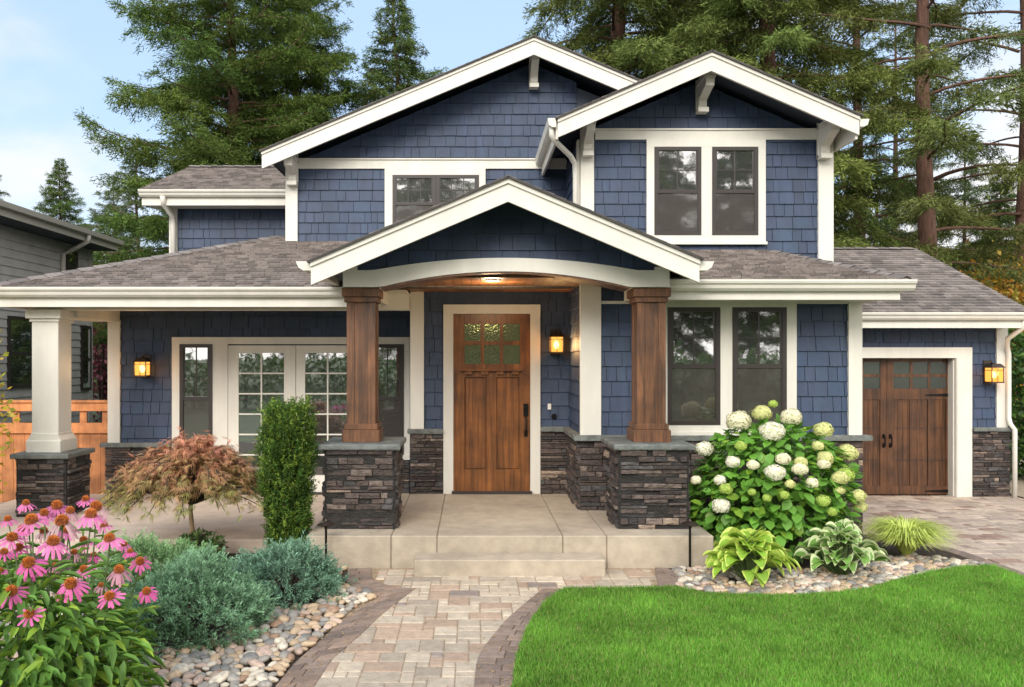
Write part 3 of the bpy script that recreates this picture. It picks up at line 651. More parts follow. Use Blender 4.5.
m = MB(); m.lathe([(.028, -.012), (.034, 0), (.034, .01)], (X(554, d), d - .018, Z(416.5, d)), 12, axis='y'); part('hose_plug', m, M['iron'])

# garage door
d = DG
m = MB(); zt = Z(358, d); gl, gr = X(818, d), X(954, d)
m.box(gr, X(970.3, d), d - .045, d, -.14, zt); m.box(X(802, d), gl, d - .045, d, -.14, zt); m.box(X(802, d), X(970.3, d), d - .048, d, zt, Z(347.4, d)); m.box(gr - .015, gr + .04, d, d + .18, -.14, zt); m.box(gl - .04, gl + .015, d, d + .18, -.14, zt)
m.box(gr + .01, gr + .05, d - .06, d - .046, -.14, zt)
part('door_casing', m, T)
m = MB(); y0 = d + .12; z0, z1 = -.115, zt; gc = (X(886.5, d + .13)); gr2 = gr - .016; gl2 = 2 * gc - gr2
m.box(gl2, gr2, y0 + .02, y0 + .06, z0, z1, (.8, .8, .8))
D2 = y0
rows_z = [(Z(388.6, D2), Z(377, D2)), (Z(374, D2), Z(362, D2))]; pz0, pz1 = Z(486, D2), Z(399.5, D2)
colsR = [(X(893.5, D2), X(910, D2)), (X(912.8, D2), X(928.2, D2)), (X(930.6, D2), X(946.5, D2))]
def mir(c): return (2 * gc - c[1], 2 * gc - c[0])
gd_panes = []
for cols_ in (colsR, [mir(c) for c in colsR][::-1]):
    a, b = cols_[0][0], cols_[-1][1]
    m.box(a, b, y0 + .002, y0 + .02, rows_z[1][1], z1); m.box(a, b, y0 + .002, y0 + .02, rows_z[0][1], rows_z[1][0]); m.box(a, b, y0 + .002, y0 + .02, pz1, rows_z[0][0]); m.box(a, b, y0 + .002, y0 + .02, z0, pz0)
    for k in (0, 1):
        m.box(cols_[k][1], cols_[k + 1][0], y0 + .003, y0 + .02, pz0, pz1)
        for q in rows_z: m.box(cols_[k][1], cols_[k + 1][0], y0 + .003, y0 + .02, *q)
    for c in cols_:
        for q in rows_z: gd_panes.append((c, q))
        xx = c[0]
        while xx < c[1] - .02: m.box(xx + .003, min(xx + .07, c[1]) - .003, y0 + .014, y0 + .021, pz0, pz1, (rnd.uniform(.8, 1.15),) * 3); xx += .07
a, b = mir(colsR[0])[1], colsR[0][0]
m.bbox(a, gc - .002, y0, y0 + .02, z0, z1, .002); m.bbox(gc + .002, b, y0, y0 + .02, z0, z1, .002); m.bbox(colsR[2][1], gr2, y0, y0 + .02, z0, z1, .002); m.bbox(gl2, mir(colsR[2])[0], y0, y0 + .02, z0, z1, .002)
gdo = m.build('garage_door', M['gdoor'], house)
for c, q in gd_panes: B(c[0], c[1], y0 + .010, y0 + .0195, *q).build('pane', M['dark_glass'], gdo)
for zz in (Z(428, D2), Z(460, D2)): B(gl2, gr2, y0 + .001, y0 + .0018, zz - .003, zz + .003).build('section_joint', M['frame'], gdo)
for sx in (-.048, .048):
    h = MB(); hx = gc + sx; h.bbox(hx - .018, hx + .018, y0 - .01, y0 - .001, Z(438.5, D2), Z(434, D2), .003); h.bbox(hx - .018, hx + .018, y0 - .01, y0 - .001, Z(447.5, D2), Z(443, D2), .003)
    h.tube([(hx, y0 - .01, Z(435, D2)), (hx, y0 - .045, Z(437, D2)), (hx, y0 - .045, Z(445, D2)), (hx, y0 - .01, Z(447, D2))], .010, 8); h.build('handle', M['iron'], gdo)
for zz in (Z(395, D2), Z(491, D2)):
    for sg in (1, -1):
        h = MB(); e = gr2 if sg > 0 else gl2
        h.prism([(e, zz - .022), (e, zz + .022), (e - sg * .3, zz + .010), (e - sg * .33, zz), (e - sg * .3, zz - .010)], y0 - .006, y0 - .0015); h.build('strap_hinge', M['iron'], gdo)

# concrete porch and step ---------------------------------
porch = thing('porch', (.3, 7.1, 0), 'tan concrete porch slab with scored joints and one low step below the front door', 'porch')
js = [-1.465, -.715, -.309, .803, 1.191, 2.136]
for a, b in zip(js, js[1:]): MB().bbox(a + .002, b - .002, 7.06, DE - .012, -.05, .28, .008).build('slab', M['concrete'], porch)
MB().bbox(X(414, 6.79), X(605.5, 6.79), 6.79, 7.055, -.05, .135, .008).build('step', M['concrete'], porch)

def amber_glass():
    m = emit('lit_amber_glass', (1, .46, .09), 1.5); nt = m.node_tree; e = [n for n in nt.nodes if n.type == 'EMISSION'][0]; o = [n for n in nt.nodes if n.type == 'OUTPUT_MATERIAL'][0]
    tr = N(nt, 'ShaderNodeBsdfTransparent'); tr.inputs[0].default_value = (1, .72, .40, 1); ms = N(nt, 'ShaderNodeMixShader'); ms.inputs[0].default_value = .45
    nt.links.new(e.outputs[0], ms.inputs[1]); nt.links.new(tr.outputs[0], ms.inputs[2]); nt.links.new(ms.outputs[0], o.inputs[0]); return m
# wall lanterns -------------------------------------------
M['lamp_glass'] = amber_glass(); M['bulb'] = emit('lamp_bulb', (1, .70, .30), 9)
def lantern(cx, y, zc_, label, s=1.0, e=9):
    t = thing('wall_lantern', (cx, y, zc_), label, 'wall lantern', 'lit lanterns on the house walls')
    def m_(f, name, mt, par=t): mb = MB(); f(mb); return mb.build(name, mt, par)
    m_(lambda b: b.bbox(cx - .055 * s, cx + .055 * s, y - .018, y - .002, zc_ - .155 * s, zc_ + .145 * s, .004), 'back_plate', M['bronze'])
    def arm(b): b.tube([(cx, y - .015, zc_ + .08 * s), (cx, y - .09 * s, zc_ + .115 * s), (cx, y - .12 * s, zc_ + .10 * s)], .009, 8)
    m_(arm, 'arm', M['bronze'])
    yc = y - .13 * s
    def roof(b): b.add([(cx - .09 * s, yc - .09 * s, zc_ + .055 * s), (cx + .09 * s, yc - .09 * s, zc_ + .055 * s), (cx + .09 * s, yc + .09 * s, zc_ + .055 * s), (cx - .09 * s, yc + .09 * s, zc_ + .055 * s),
                      (cx - .05 * s, yc - .05 * s, zc_ + .105 * s), (cx + .05 * s, yc - .05 * s, zc_ + .105 * s), (cx + .05 * s, yc + .05 * s, zc_ + .105 * s), (cx - .05 * s, yc + .05 * s, zc_ + .105 * s)],
                     [(3, 2, 1, 0), (4, 5, 6, 7), (0, 1, 5, 4), (1, 2, 6, 5), (2, 3, 7, 6), (3, 0, 4, 7)])
    m_(roof, 'lantern_roof', M['bronze'])
    h = .07 * s
    def cage(b):
        for a in (-1, 1):
            for c in (-1, 1): b.box(cx + a * h - .006, cx + a * h + .006, yc + c * h - .006, yc + c * h + .006, zc_ - .115 * s, zc_ + .056 * s)
        b.box(cx - h - .008, cx + h + .008, yc - h - .008, yc + h + .008, zc_ - .13 * s, zc_ - .115 * s)
        for c in (-1, 1):
            b.box(cx - .004, cx + .004, yc + c * (h + .001) - .003, yc + c * (h + .001) + .003, zc_ - .115 * s, zc_ + .05 * s)
            b.box(cx - h, cx + h, yc + c * (h + .001) - .003, yc + c * (h + .001) + .003, zc_ + .02 * s, zc_ + .028 * s)
            b.box(cx + c * (h + .001) - .003, cx + c * (h + .001) + .003, yc - h, yc + h, zc_ + .02 * s, zc_ + .028 * s)
    m_(cage, 'cage', M['bronze'])
    gl_ = m_(lambda b: b.box(cx - h + .003, cx + h - .003, yc - h + .003, yc + h - .003, zc_ - .113 * s, zc_ + .052 * s), 'glass_shade', M['lamp_glass'])
    m_(lambda b: b.lathe([(.012, -.05), (.026, -.03), (.032, 0), (.024, .022), (.010, .04)], (cx, yc, zc_ - .03), 12), 'bulb', M['bulb'])
    ld = bpy.data.lights.new('lantern_light', 'POINT'); ld.energy = e; ld.color = (1, .58, .24); ld.shadow_soft_size = .06
    lo = bpy.data.objects.new('lantern_light', ld); COL.objects.link(lo); lo.parent = t; lo.location = (0, -.13 * s - .10 * s, -.02)
    return t
lantern(X(555, DE), DE - .016, Z(342, DE), 'lit amber lantern right of the front door inside the porch', 1.0, 8)
lantern(X(147, DF), DF - .016, Z(366, DF), 'lit amber lantern on the blue wall left of the french doors', 1.0, 7)
lantern(X(986.5, DG), DG - .016, Z(372, DG), 'lit amber lantern on the wall right of the garage door', 1.15, 7)
dl = thing('ceiling_light', (X(493, 7.8), 7.85, 2.612), 'small round lit downlight in the wooden entry ceiling', 'ceiling light')
MB().lathe([(.045, -.006), (.075, -.008), (.08, 0)], (X(493, 7.8), 7.85, 2.613), 20).build('trim_ring', M['white'], dl)
MB().lathe([(.044, -.0075), (.044, -.0065)], (X(493, 7.8), 7.85, 2.613), 20).build('lens', emit('downlight', (1, .72, .4), 2.2), dl)
ld = bpy.data.lights.new('downlight', 'POINT'); ld.energy = 12; ld.color = (1, .70, .42); ld.shadow_soft_size = .08
lo = bpy.data.objects.new('downlight', ld); COL.objects.link(lo); lo.parent = dl; lo.location = (0, .2, -.12)
# ---------------------------------------------------------------- ground, paths, lawn, beds
M.update(
    ground=mat('earth', (.07, .10, .04), .95, False, .3, 2, .5, 20, var2=.3, v2scale=.15),
    paver=mat('tumbled_paver', (1, 1, 1), .88, True, .16, 16, .7, 45, var2=.12, v2scale=1.7),
    soil=mat('mulch_soil', (.05, .036, .024), .95, False, .5, 22, 1.5, 45),
    gravel=mat('pale_gravel', (.36, .29, .20), .95, False, .35, 45, 1.5, 60),
    turf=mat('turf_soil', (.07, .13, .02), .95, False, .3, 9),
    patio=mat('patio_concrete', (.50, .40, .32), .85, False, .12, 6, .3, 40, var2=.12, v2scale=1.1),
)
def sheet(name, poly, z, m, kind='structure', grid=None):
    me = MB(); me.add([(p[0], p[1], z) for p in poly], [tuple(range(len(poly)))]); o = me.build(name, m, None); o['kind'] = kind; return o
# one sheet out to the horizon; fine cells near the drive so that it can fall towards the garage
gx_ = sorted(set([-1500, -300, -60, -20, -9] + [round(3.4 + i * .2, 3) for i in range(9)] + [0, 10, 20, 60, 300, 1500])); gy_ = sorted(set([-1500, -300, -60, -20, 0, 4] + [round(7.4 + i * .4, 3) for i in range(11)] + [14, 20, 60, 300, 1500]))
mb = MB(); mb.v = [(x, y, gz(x, y) - .035) for y in gy_ for x in gx_]; nx = len(gx_)
mb.f = [(j * nx + i, j * nx + i + 1, (j + 1) * nx + i + 1, (j + 1) * nx + i) for j in range(len(gy_) - 1) for i in range(nx - 1)]; mb.c = [(1, 1, 1)] * len(mb.f)
mb.build('ground', M['ground'])['kind'] = 'structure'

def inside(p, poly):
    c = False; n = len(poly)
    for i in range(n):
        a, b = poly[i], poly[i - 1]
        if (a[1] > p[1]) != (b[1] > p[1]) and p[0] < (b[0] - a[0]) * (p[1] - a[1]) / (b[1] - a[1]) + a[0]: c = not c
    return c
def dist_poly(p, pl):
    best = 9
    for a, b in zip(pl, pl[1:]):
        dx, dy = b[0] - a[0], b[1] - a[1]; t = max(0, min(1, ((p[0] - a[0]) * dx + (p[1] - a[1]) * dy) / (dx * dx + dy * dy + 1e-9)))
        best = min(best, math.hypot(p[0] - a[0] - dx * t, p[1] - a[1] - dy * t))
    return best
def smooth_line(pl, n=6):
    out = []
    for i in range(len(pl) - 1):
        p0, p1, p2, p3 = pl[max(i - 1, 0)], pl[i], pl[i + 1], pl[min(i + 2, len(pl) - 1)]
        for k in range(n):
            t = k / n; out.append(tuple(.5 * ((2 * p1[j]) + (-p0[j] + p2[j]) * t + (2 * p0[j] - 5 * p1[j] + 4 * p2[j] - p3[j]) * t * t + (-p0[j] + 3 * p1[j] - 3 * p2[j] + p3[j]) * t ** 3) for j in (0, 1)))
    return out + [pl[-1]]
def raised(mb, q, z0, zt, col, b=.008, zf=None):
    """a paver: quad footprint with worn edges"""
    cx, cy = sum(p[0] for p in q) / 4, sum(p[1] for p in q) / 4
    def ins(p, k):
        dx, dy = cx - p[0], cy - p[1]; l = math.hypot(dx, dy); return (p[0] + dx / l * k, p[1] + dy / l * k)
    f = zf or (lambda x, y: 0); tj = rnd.uniform(-.0015, .0015)
    a = [ins(p, .004) for p in q]; c = [ins(p, .004 + b * rnd.uniform(1.1, 2.2)) for p in q]
    vs = [(p[0], p[1], z0 + f(*p)) for p in a] + [(p[0], p[1], zt - b * .6 + f(*p)) for p in a] + [(p[0], p[1], zt + tj + f(*p)) for p in c]
    mb.add(vs, [(8, 9, 10, 11)] + [(i, (i + 1) % 4, 4 + (i + 1) % 4, 4 + i) for i in range(4)] + [(4 + i, 4 + (i + 1) % 4, 8 + (i + 1) % 4, 8 + i) for i in range(4)], col)
def pave(mb, x0, x1, y0, y1, u, ok, colf, zt=0, shapes=((2, 2), (3, 2), (3, 2), (2, 3), (4, 2), (2, 1), (3, 1), (1, 2)), zf=None, rot=0):
    nx, ny = int((x1 - x0) / u), int((y1 - y0) / u); occ = np.zeros((nx, ny), bool)
    cells = [(i, j) for j in range(ny) for i in range(nx)]; rnd.shuffle(cells)
    for ps in range(2):
        for i, j in cells:
            if occ[i, j]: continue
            sh = list(shapes); rnd.shuffle(sh)
            if ps == 0: sh = [s_ for s_ in sh if s_[0] * s_[1] >= 4]
            for a, b in sh + ([(1, 1)] if ps else []):
                if i + a <= nx and j + b <= ny and not occ[i:i + a, j:j + b].any():
                    occ[i:i + a, j:j + b] = True
                    xa, ya, xb, yb = x0 + i * u, y0 + j * u, x0 + (i + a) * u, y0 + (j + b) * u
                    if ok(((xa + xb) / 2, (ya + yb) / 2)): raised(mb, [(xa, ya), (xb, ya), (xb, yb), (xa, yb)], zt - .03, zt, colf(), zf=zf)
                    break
def pathc():
    r = rnd.random(); k = rnd.uniform(.82, 1.15)
    if r < .60: return (.45 * k, .37 * k, .275 * k)
    if r < .80: return (.38 * k, .31 * k, .235 * k)
    if r < .97: return (.39 * k, .28 * k, .20 * k)
    return (.28 * k, .225 * k, .19 * k)
def darkc():
    k = rnd.uniform(.75, 1.2); r = rnd.random(); return (.205 * k, .150 * k, .118 * k) if r < .7 else (.25 * k, .175 * k, .13 * k)
# main walk: measured edges on the ground
Lo = smooth_line([G(215, 760), G(275, 687), G(293, 665), G(316, 644), G(352, 614), G(381, 597)])
Li = smooth_line([G(262, 760), G(319, 680), G(334, 658), G(362, 634), G(384, 613), G(416, 588.5)])
Ri = smooth_line([G(468, 760), G(474, 680), G(479, 655), G(494, 634), G(510, 616), G(543, 588.5)])
Ro = smooth_line([G(512, 760), G(513, 687), G(518, 655), G(528, 629), G(543, 606), G(565, 589.5)])
def mids(a, b): return [((p[0] + q[0]) / 2, (p[1] + q[1]) / 2) for p, q in zip(a, b)]
Lm, Rm = mids(Lo, Li), mids(Ro, Ri)
YB, YT = 6.44, 7.045
main_poly = Lm + Rm[::-1]
band = [(G(400, 588)[0], YB), (G(384, 582)[0] - .05, YB + .12), (G(366, 574)[0], YT), (1.60, YT), (1.50, YB), (0, YB)]
mb = MB(); pave(mb, -1.6, 1.9, 3.3, 7.05, .079, lambda p: inside(p, main_poly) or inside(p, band) or (6.25 < p[1] < 6.6 and Lm[-1][0] - .02 < p[0] < Rm[-1][0] + .05), pathc)
o = mb.build('path', M['paver']); o['kind'] = 'structure'
M['sand'] = mat('jointing_sand', (.30, .215, .135), .95, False, .4, 30, 1, 60)
sheet('path_bedding', [(-1.3, 3.0), (.6, 3.0), (.62, 6.3), (1.85, 6.35), (1.85, 7.06), (-1.1, 7.06), (-.95, 6.3), (-.95, 5.2)], -.006, M['sand'])
def soldier(mb, A, Bq, w=.1, zt=.006, zf=None, split=True):
    """bricks laid across a strip between two lines"""
    def length(l): return sum(math.dist(a, b) for a, b in zip(l, l[1:]))
    def at(l, t):
        t *= length(l)
        for a, b in zip(l, l[1:]):
            s = math.dist(a, b)
            if t <= s: return (a[0] + (b[0] - a[0]) * t / s, a[1] + (b[1] - a[1]) * t / s)
            t -= s
        return l[-1]
    n = max(1, int(length(A) / w))
    for i in range(n):
        a0, a1, b0, b1 = at(A, i / n), at(A, (i + 1) / n), at(Bq, i / n), at(Bq, (i + 1) / n)
        if split:
            k = .5 if i % 2 else .33
            def mixp(p, q, t): return (p[0] + (q[0] - p[0]) * t, p[1] + (q[1] - p[1]) * t)
            raised(mb, [a0, mixp(a0, b0, k), mixp(a1, b1, k), a1], zt - .03, zt, darkc(), .004, zf); raised(mb, [mixp(a0, b0, k), b0, b1, mixp(a1, b1, k)], zt - .03, zt, darkc(), .004, zf)
        else: raised(mb, [a0, b0, b1, a1], zt - .03, zt, darkc(), .004, zf)
def border(A, Bq, name='path_border', **k):
    m = MB(); soldier(m, A, Bq, **k); o = m.build(name, M['paver']); o['kind'] = 'structure'; return o
border(Lo, Li); border(Ro, Ri)
e1 = [G(381, 597), G(362, 590), G(345, 581), G(350, 569)]; e2 = [G(416, 588.5), G(396, 587), G(374, 580), G(372, 568)]
border(smooth_line(e1), smooth_line(e2))
border([(G(563, 589)[0], 6.44), (G(684, 589)[0], 6.44)], [(G(563, 589)[0], 6.39), (G(684, 589)[0], 6.37)], split=False, w=.2)
border([(1.50, YB), (1.61, YT)], [(2.06, 6.40), (1.70, YT)], w=.1)

# lawn: outline on the ground, then blades
lawn_edge = smooth_line([G(510, 790), G(513, 687), G(518, 655), G(528, 629), G(543, 606), G(562, 592), G(580, 590), G(630, 589.5), G(678, 589), G(704, 594), G(760, 597), G(815, 596), G(866, 591), G(907, 579.5), G(942, 572), G(975, 568), G(993, 568.5)], 5)
lawn_poly = lawn_edge + [(4.60, 6.9), (4.62, 6.0), (4.66, 2.6), (.15, 2.6)]
sheet('lawn_soil', lawn_poly, .004, M['turf'])
rs = np.random.RandomState(3)
def in_poly_np(px_, py_, poly):
    c = np.zeros(len(px_), bool); n = len(poly)
    for i in range(n):
        a, b = poly[i], poly[i - 1]
        if a[1] == b[1]: continue
        c ^= ((a[1] > py_) != (b[1] > py_)) & (px_ < (b[0] - a[0]) * (py_ - a[1]) / (b[1] - a[1]) + a[0])
    return c
def vnoise(x, y, s, seed=0):
    """smooth value noise"""
    r = np.random.RandomState(seed); g = r.rand(64, 64); X_, Y_ = x * s + 100, y * s + 100
    xi, yi = np.floor(X_).astype(int), np.floor(Y_).astype(int); fx, fy = X_ - xi, Y_ - yi; fx = fx * fx * (3 - 2 * fx); fy = fy * fy * (3 - 2 * fy)
    q = lambda a, b: g[a % 64, b % 64]
    return (q(xi, yi) * (1 - fx) + q(xi + 1, yi) * fx) * (1 - fy) + (q(xi, yi + 1) * (1 - fx) + q(xi + 1, yi + 1) * fx) * fy
n = 470000
gx = rs.uniform(0, 4.7, n); gy = 2.9 + (7.2 - 2.9) * rs.rand(n) ** .9
k = in_poly_np(gx, gy, lawn_poly) & (gx < np.maximum(gy * .70 + .25, 4.7)); gx, gy = gx[k], gy[k]; n = len(gx)
nn = .5 * vnoise(gx, gy, 2.2, 1) + .3 * vnoise(gx, gy, 7, 2) + .2 * vnoise(gx, gy, 22, 3)
h = .022 + .032 * rs.rand(n) ** 1.5 + .024 * (nn - .5)
D_ = np.stack([rs.normal(size=n) * .38, rs.normal(size=n) * .38, np.ones(n)], 1); D_, S_, N_ = frames(D_, rs)
br = (.48 + 1.05 * nn + rs.normal(size=n) * .13)[:, None]; yl = rs.rand(n)[:, None]
C_ = np.array([[.125, .33, .032]]) * (1 - yl) + np.array([[.24, .43, .07]]) * yl; C_ = np.clip(C_ * br, .004, 1)
straw = rs.rand(n) < .045; C_[straw] = (.38, .36, .14)
M['grass'] = mat('grass_blade', (1, 1, 1), .55, True, trans=.35, spec=.3)
me = scatter_mesh('grass', [(-.5, 0, 0), (.5, 0, 0), (.28, .6, .05), (0, 1, .18)], [(0, 1, 2, 3)], np.stack([gx, gy, np.full(n, .004)], 1), S_, D_, N_, .006, h, h, C_)
props(link_mesh('grass', me, M['grass']), 'short bright green mown lawn grass beside the paver path', 'grass', None, 'stuff')

# drive
drive_poly = [(4.74, 2.6), (4.74, 6.9), (4.68, 7.6), (4.45, 8.4), (4.06, 8.5), (4.06, 11.6), (7.7, 11.6), (9.0, 11.0), (9.0, 2.6)]
def drivec():
    r = rnd.random(); k = rnd.uniform(.8, 1.15)
    if r < .6: return (.43 * k, .34 * k, .26 * k)
    if r < .85: return (.36 * k, .285 * k, .23 * k)
    return (.27 * k, .18 * k, .135 * k)
mb = MB(); pave(mb, 4.0, 9.0, 3.4, 11.55, .085, lambda p: inside(p, drive_poly), drivec, zf=gz)
mb.build('driveway', M['paver'])['kind'] = 'structure'
border([(4.60, 3.0), (4.60, 6.9), (4.55, 7.6), (4.35, 8.3)], [(4.75, 3.0), (4.75, 6.9), (4.70, 7.65), (4.5, 8.45)], 'driveway_border', split=False, zf=gz)

# beds
bedL = [(-9, 2.6), (G(215, 760)[0] + .1, 2.6)] + [((a[0] + b[0]) / 2, (a[1] + b[1]) / 2) for a, b in zip(Lo, Lm)] + [(-1.0, 6.7), (-.98, 7.06), (-1.465, 7.06), (-1.465, 7.62), (-9, 7.62)]
sheet('planting_bed', bedL, -.010, M['soil'])
bedR = [(1.62, 7.06), (1.75, 6.38), (2.3, 6.1), (4.45, 6.1), (4.62, 6.9), (4.6, 7.6), (4.38, 8.33), (4.2, 8.35), (2.14, 8.28), (2.14, 7.06)]
sheet('planting_bed', bedR, -.006, M['soil'])
mb = MB(); mb.bbox(-5.6, -1.467, 7.62, DF - .005, -.05, .12, .01)
o = mb.build('patio', M['patio']); o['kind'] = 'structure'
sheet('gravel_strip', [(-8.4, 7.62), (-5.61, 7.62), (-5.61, 10.3), (-8.4, 10.3)], -.006, M['gravel'])
sheet('gravel_strip', [(7.72, 11.0), (9.0, 11.02), (12, 12), (12, 16), (7.72, 16)], -.10, M['gravel'])

# river stones ------------------------------------------------------------
stone_kinds = [('tan', 'tan', (.47, .34, .215)), ('cream', 'pale cream', (.56, .49, .385)), ('grey', 'grey', (.29, .262, .225)), ('slate', 'dark blue grey', (.185, .175, .16)), ('rust', 'rusty brown', (.31, .195, .125)), ('pink', 'pinkish beige', (.46, .335, .26))]
def pebble(seed):
    r = np.random.RandomState(seed); import bmesh
    bm = bmesh.new(); bmesh.ops.create_icosphere(bm, subdivisions=3, radius=1)
    a = r.uniform(.85, 1.35); b = r.uniform(.72, 1.0); c = r.uniform(.42, .68); ph = r.uniform(0, 6, 6)
    for v in bm.verts:
        p = v.co; k = 1 + .07 * math.sin(2 * p.x + ph[0]) + .07 * math.sin(2.3 * p.y + ph[1]) + .06 * math.sin(3 * p.z + ph[2]) + .035 * math.sin(5 * p.x + 3 * p.y + ph[3])
        v.co = Vector((p.x * a, p.y * b, p.z * c)) * k
    me = bpy.data.meshes.new('river_stone'); bm.to_mesh(me); bm.free(); me.polygons.foreach_set('use_smooth', np.ones(len(me.polygons), bool)); return me
peb = {}
for i, (kname, word, c) in enumerate(stone_kinds):
    m = mat('river_stone_' + kname, c, .62, False, .22, 2.2, .3, 9, var2=.25, v2scale=.9)
    peb[kname] = []
    for q in range(3):
        me = pebble(i * 10 + q); me.materials.append(m); peb[kname].append(me)
def pack(poly, rmin, rmax, seed, y_scale=1, avoid=(), zf=None, dens=9000):
    r = random.Random(seed); xs = [p[0] for p in poly]; ys = [p[1] for p in poly]; pts = []; cell = {}
    for _ in range(dens):
        x, y = r.uniform(min(xs), max(xs)), r.uniform(min(ys), max(ys)); rad = r.uniform(rmin, rmax) if r.random() < .8 else r.uniform(rmin, rmax) * 1.25
        if not inside((x, y), poly) or any(math.hypot(x - a, y - b) < c for a, b, c in avoid): continue
        ci, cj = int(x / .2), int(y / .2); bad = False
        for ii in (-1, 0, 1):
            for jj in (-1, 0, 1):
                for q in cell.get((ci + ii, cj + jj), ()):
                    if math.hypot(x - q[0], y - q[1]) < (rad + q[2]) * .70: bad = True; break
                if bad: break
            if bad: break
        if not bad: cell.setdefault((ci, cj), []).append((x, y, rad)); pts.append((x, y, rad))
    return pts, r
def add_stones(pts, r, where, n_obj, base_z):
    def score(p): return p[2] / p[1]
    pts = sorted(pts, key=score, reverse=True); rest = {}
    for i, (x, y, rad) in enumerate(pts):
        kname, word, c = r.choices(stone_kinds, (26, 20, 24, 9, 8, 13))[0]; me = r.choice(peb[kname]); s = rad
        zz = base_z + rad * .35 + r.uniform(0, .012); rot = Matrix.Rotation(r.uniform(0, 6.28), 4, 'Z') @ Matrix.Rotation(r.uniform(-.3, .3), 4, 'X') @ Matrix.Rotation(r.uniform(-.3, .3), 4, 'Y')
        if i < n_obj:
            o = bpy.data.objects.new('river_stone', me); COL.objects.link(o); o.location = (x, y, zz); o.rotation_euler = rot.to_euler(); o.scale = (s, s, s)
            props(o, 'smooth rounded %s river stone lying in the %s' % (word, where), 'river stone', '%s river stones in the %s' % (word, where))
        else:
            rest.setdefault(kname, []).append((me, Matrix.Translation((x, y, zz)) @ rot @ Matrix.Diagonal((s, s, s, 1))))
    vs, fs, mats, fm = [], [], [], []
    for kname, L_ in rest.items():
        mats.append(peb[kname][0].materials[0])
        for me, mt in L_:
            b = len(vs); vs += [tuple(mt @ v.co) for v in me.vertices]; fs += [tuple(b + k for k in p.vertices) for p in me.polygons]; fm += [len(mats) - 1] * len(me.polygons)
    if vs:
        me = bpy.data.meshes.new('river_pebbles'); me.from_pydata(vs, [], fs)
        for m in mats: me.materials.append(m)
        me.polygons.foreach_set('material_index', fm); me.polygons.foreach_set('use_smooth', np.ones(len(fs), bool))
        props(link_mesh('river_pebbles', me, None), 'further river pebbles filling the %s' % where, 'pebbles', None, 'stuff')
stL = [G(120, 780), G(205, 780), G(270, 687), G(288, 665), G(311, 644), G(346, 614), G(374, 597), G(355, 590), G(338, 581), G(344, 569), G(306, 569), G(300, 580), G(200, 600), (-3.0, 7.5), (-3.4, 7.5), (-3.4, 5.2), (-2.4, 4.6)]
av = [(-1.90, 5.40, .34), (-1.42, 6.15, .28), (-2.35, 4.2, .35)]
p, r_ = pack(stL, .026, .052, 5, avoid=av, dens=60000); add_stones(p, r_, 'bed left of the path', 165, -.01)
eR = [q for q in lawn_edge if q[0] > G(672, 588)[0] - .2 and q[1] > 6.0 and q[0] > 1.6]
stR = [(1.72, 6.52)] + [(q[0], q[1] + .03) for q in eR] + [(4.5, 7.25), (4.1, 7.45), (3.6, 7.3), (3.0, 6.95), (2.4, 6.9), (2.17, 7.03), (1.78, 7.0)]
p, r_ = pack(stR, .026, .048, 8, avoid=[(2.17, 6.62, .10)], dens=50000); add_stones(p, r_, 'bed beside the lawn', 128, -.008)

# scattered needles and petals
n = 420; r2 = np.random.RandomState(4); P = []
while len(P) < n:
    x, y = r2.uniform(-1.6, 1.9), r2.uniform(4.3, 7.03)
    if dist_poly((x, y), Lm) < .2 or dist_poly((x, y), Rm) < .17 or (inside((x, y), main_poly) and r2.rand() < .06) or (6.4 < y and r2.rand() < .1 and inside((x, y), band)): P.append((x, y, .009))
P = np.array(P); D_ = np.stack([r2.normal(size=n), r2.normal(size=n), r2.rand(n) * .15], 1); D_, S_, N_ = frames(D_, r2, up=(0, 0, 3))
M['litter'] = mat('fallen_leaf_litter', (1, 1, 1), .8, True)
me = scatter_mesh('leaf_litter', LEAF_V, LEAF_F, P, S_, D_, N_, r2.uniform(.006, .014, n), r2.uniform(.012, .028, n), .01, np.array([[.42, .25, .10]]) * r2.uniform(.5, 1.3, (n, 1)))
props(link_mesh('leaf_litter', me, M['litter']), 'tiny tan leaf litter scattered over the brick edging', 'leaf litter', None, 'stuff')

# path lights -----------------------------------------------------------------
def path_light(x, y, label):
    t = thing('path_light', (x, y, 0), label, 'path light', 'low path lights either side of the step')
    MB().tube([(x, y, -.05), (x, y, .39)], .011, 8).build('stake', M['iron'], t)
    MB().lathe([(.012, 0), (.02, .012), (.02, .03)], (x, y, .37), 12).build('lamp_socket', M['iron'], t)
    MB().lathe([(.075, 0), (.078, .005), (.05, .022), (.014, .034), (.008, .05)], (x, y, .395), 18).build('lamp_hat', M['bronze'], t)
    return t
path_light(X(326, 6.98), 6.98, 'dark path light at the left end of the porch slab'); path_light(X(690, 6.98), 6.98, 'dark path light by the right porch corner among the stones')
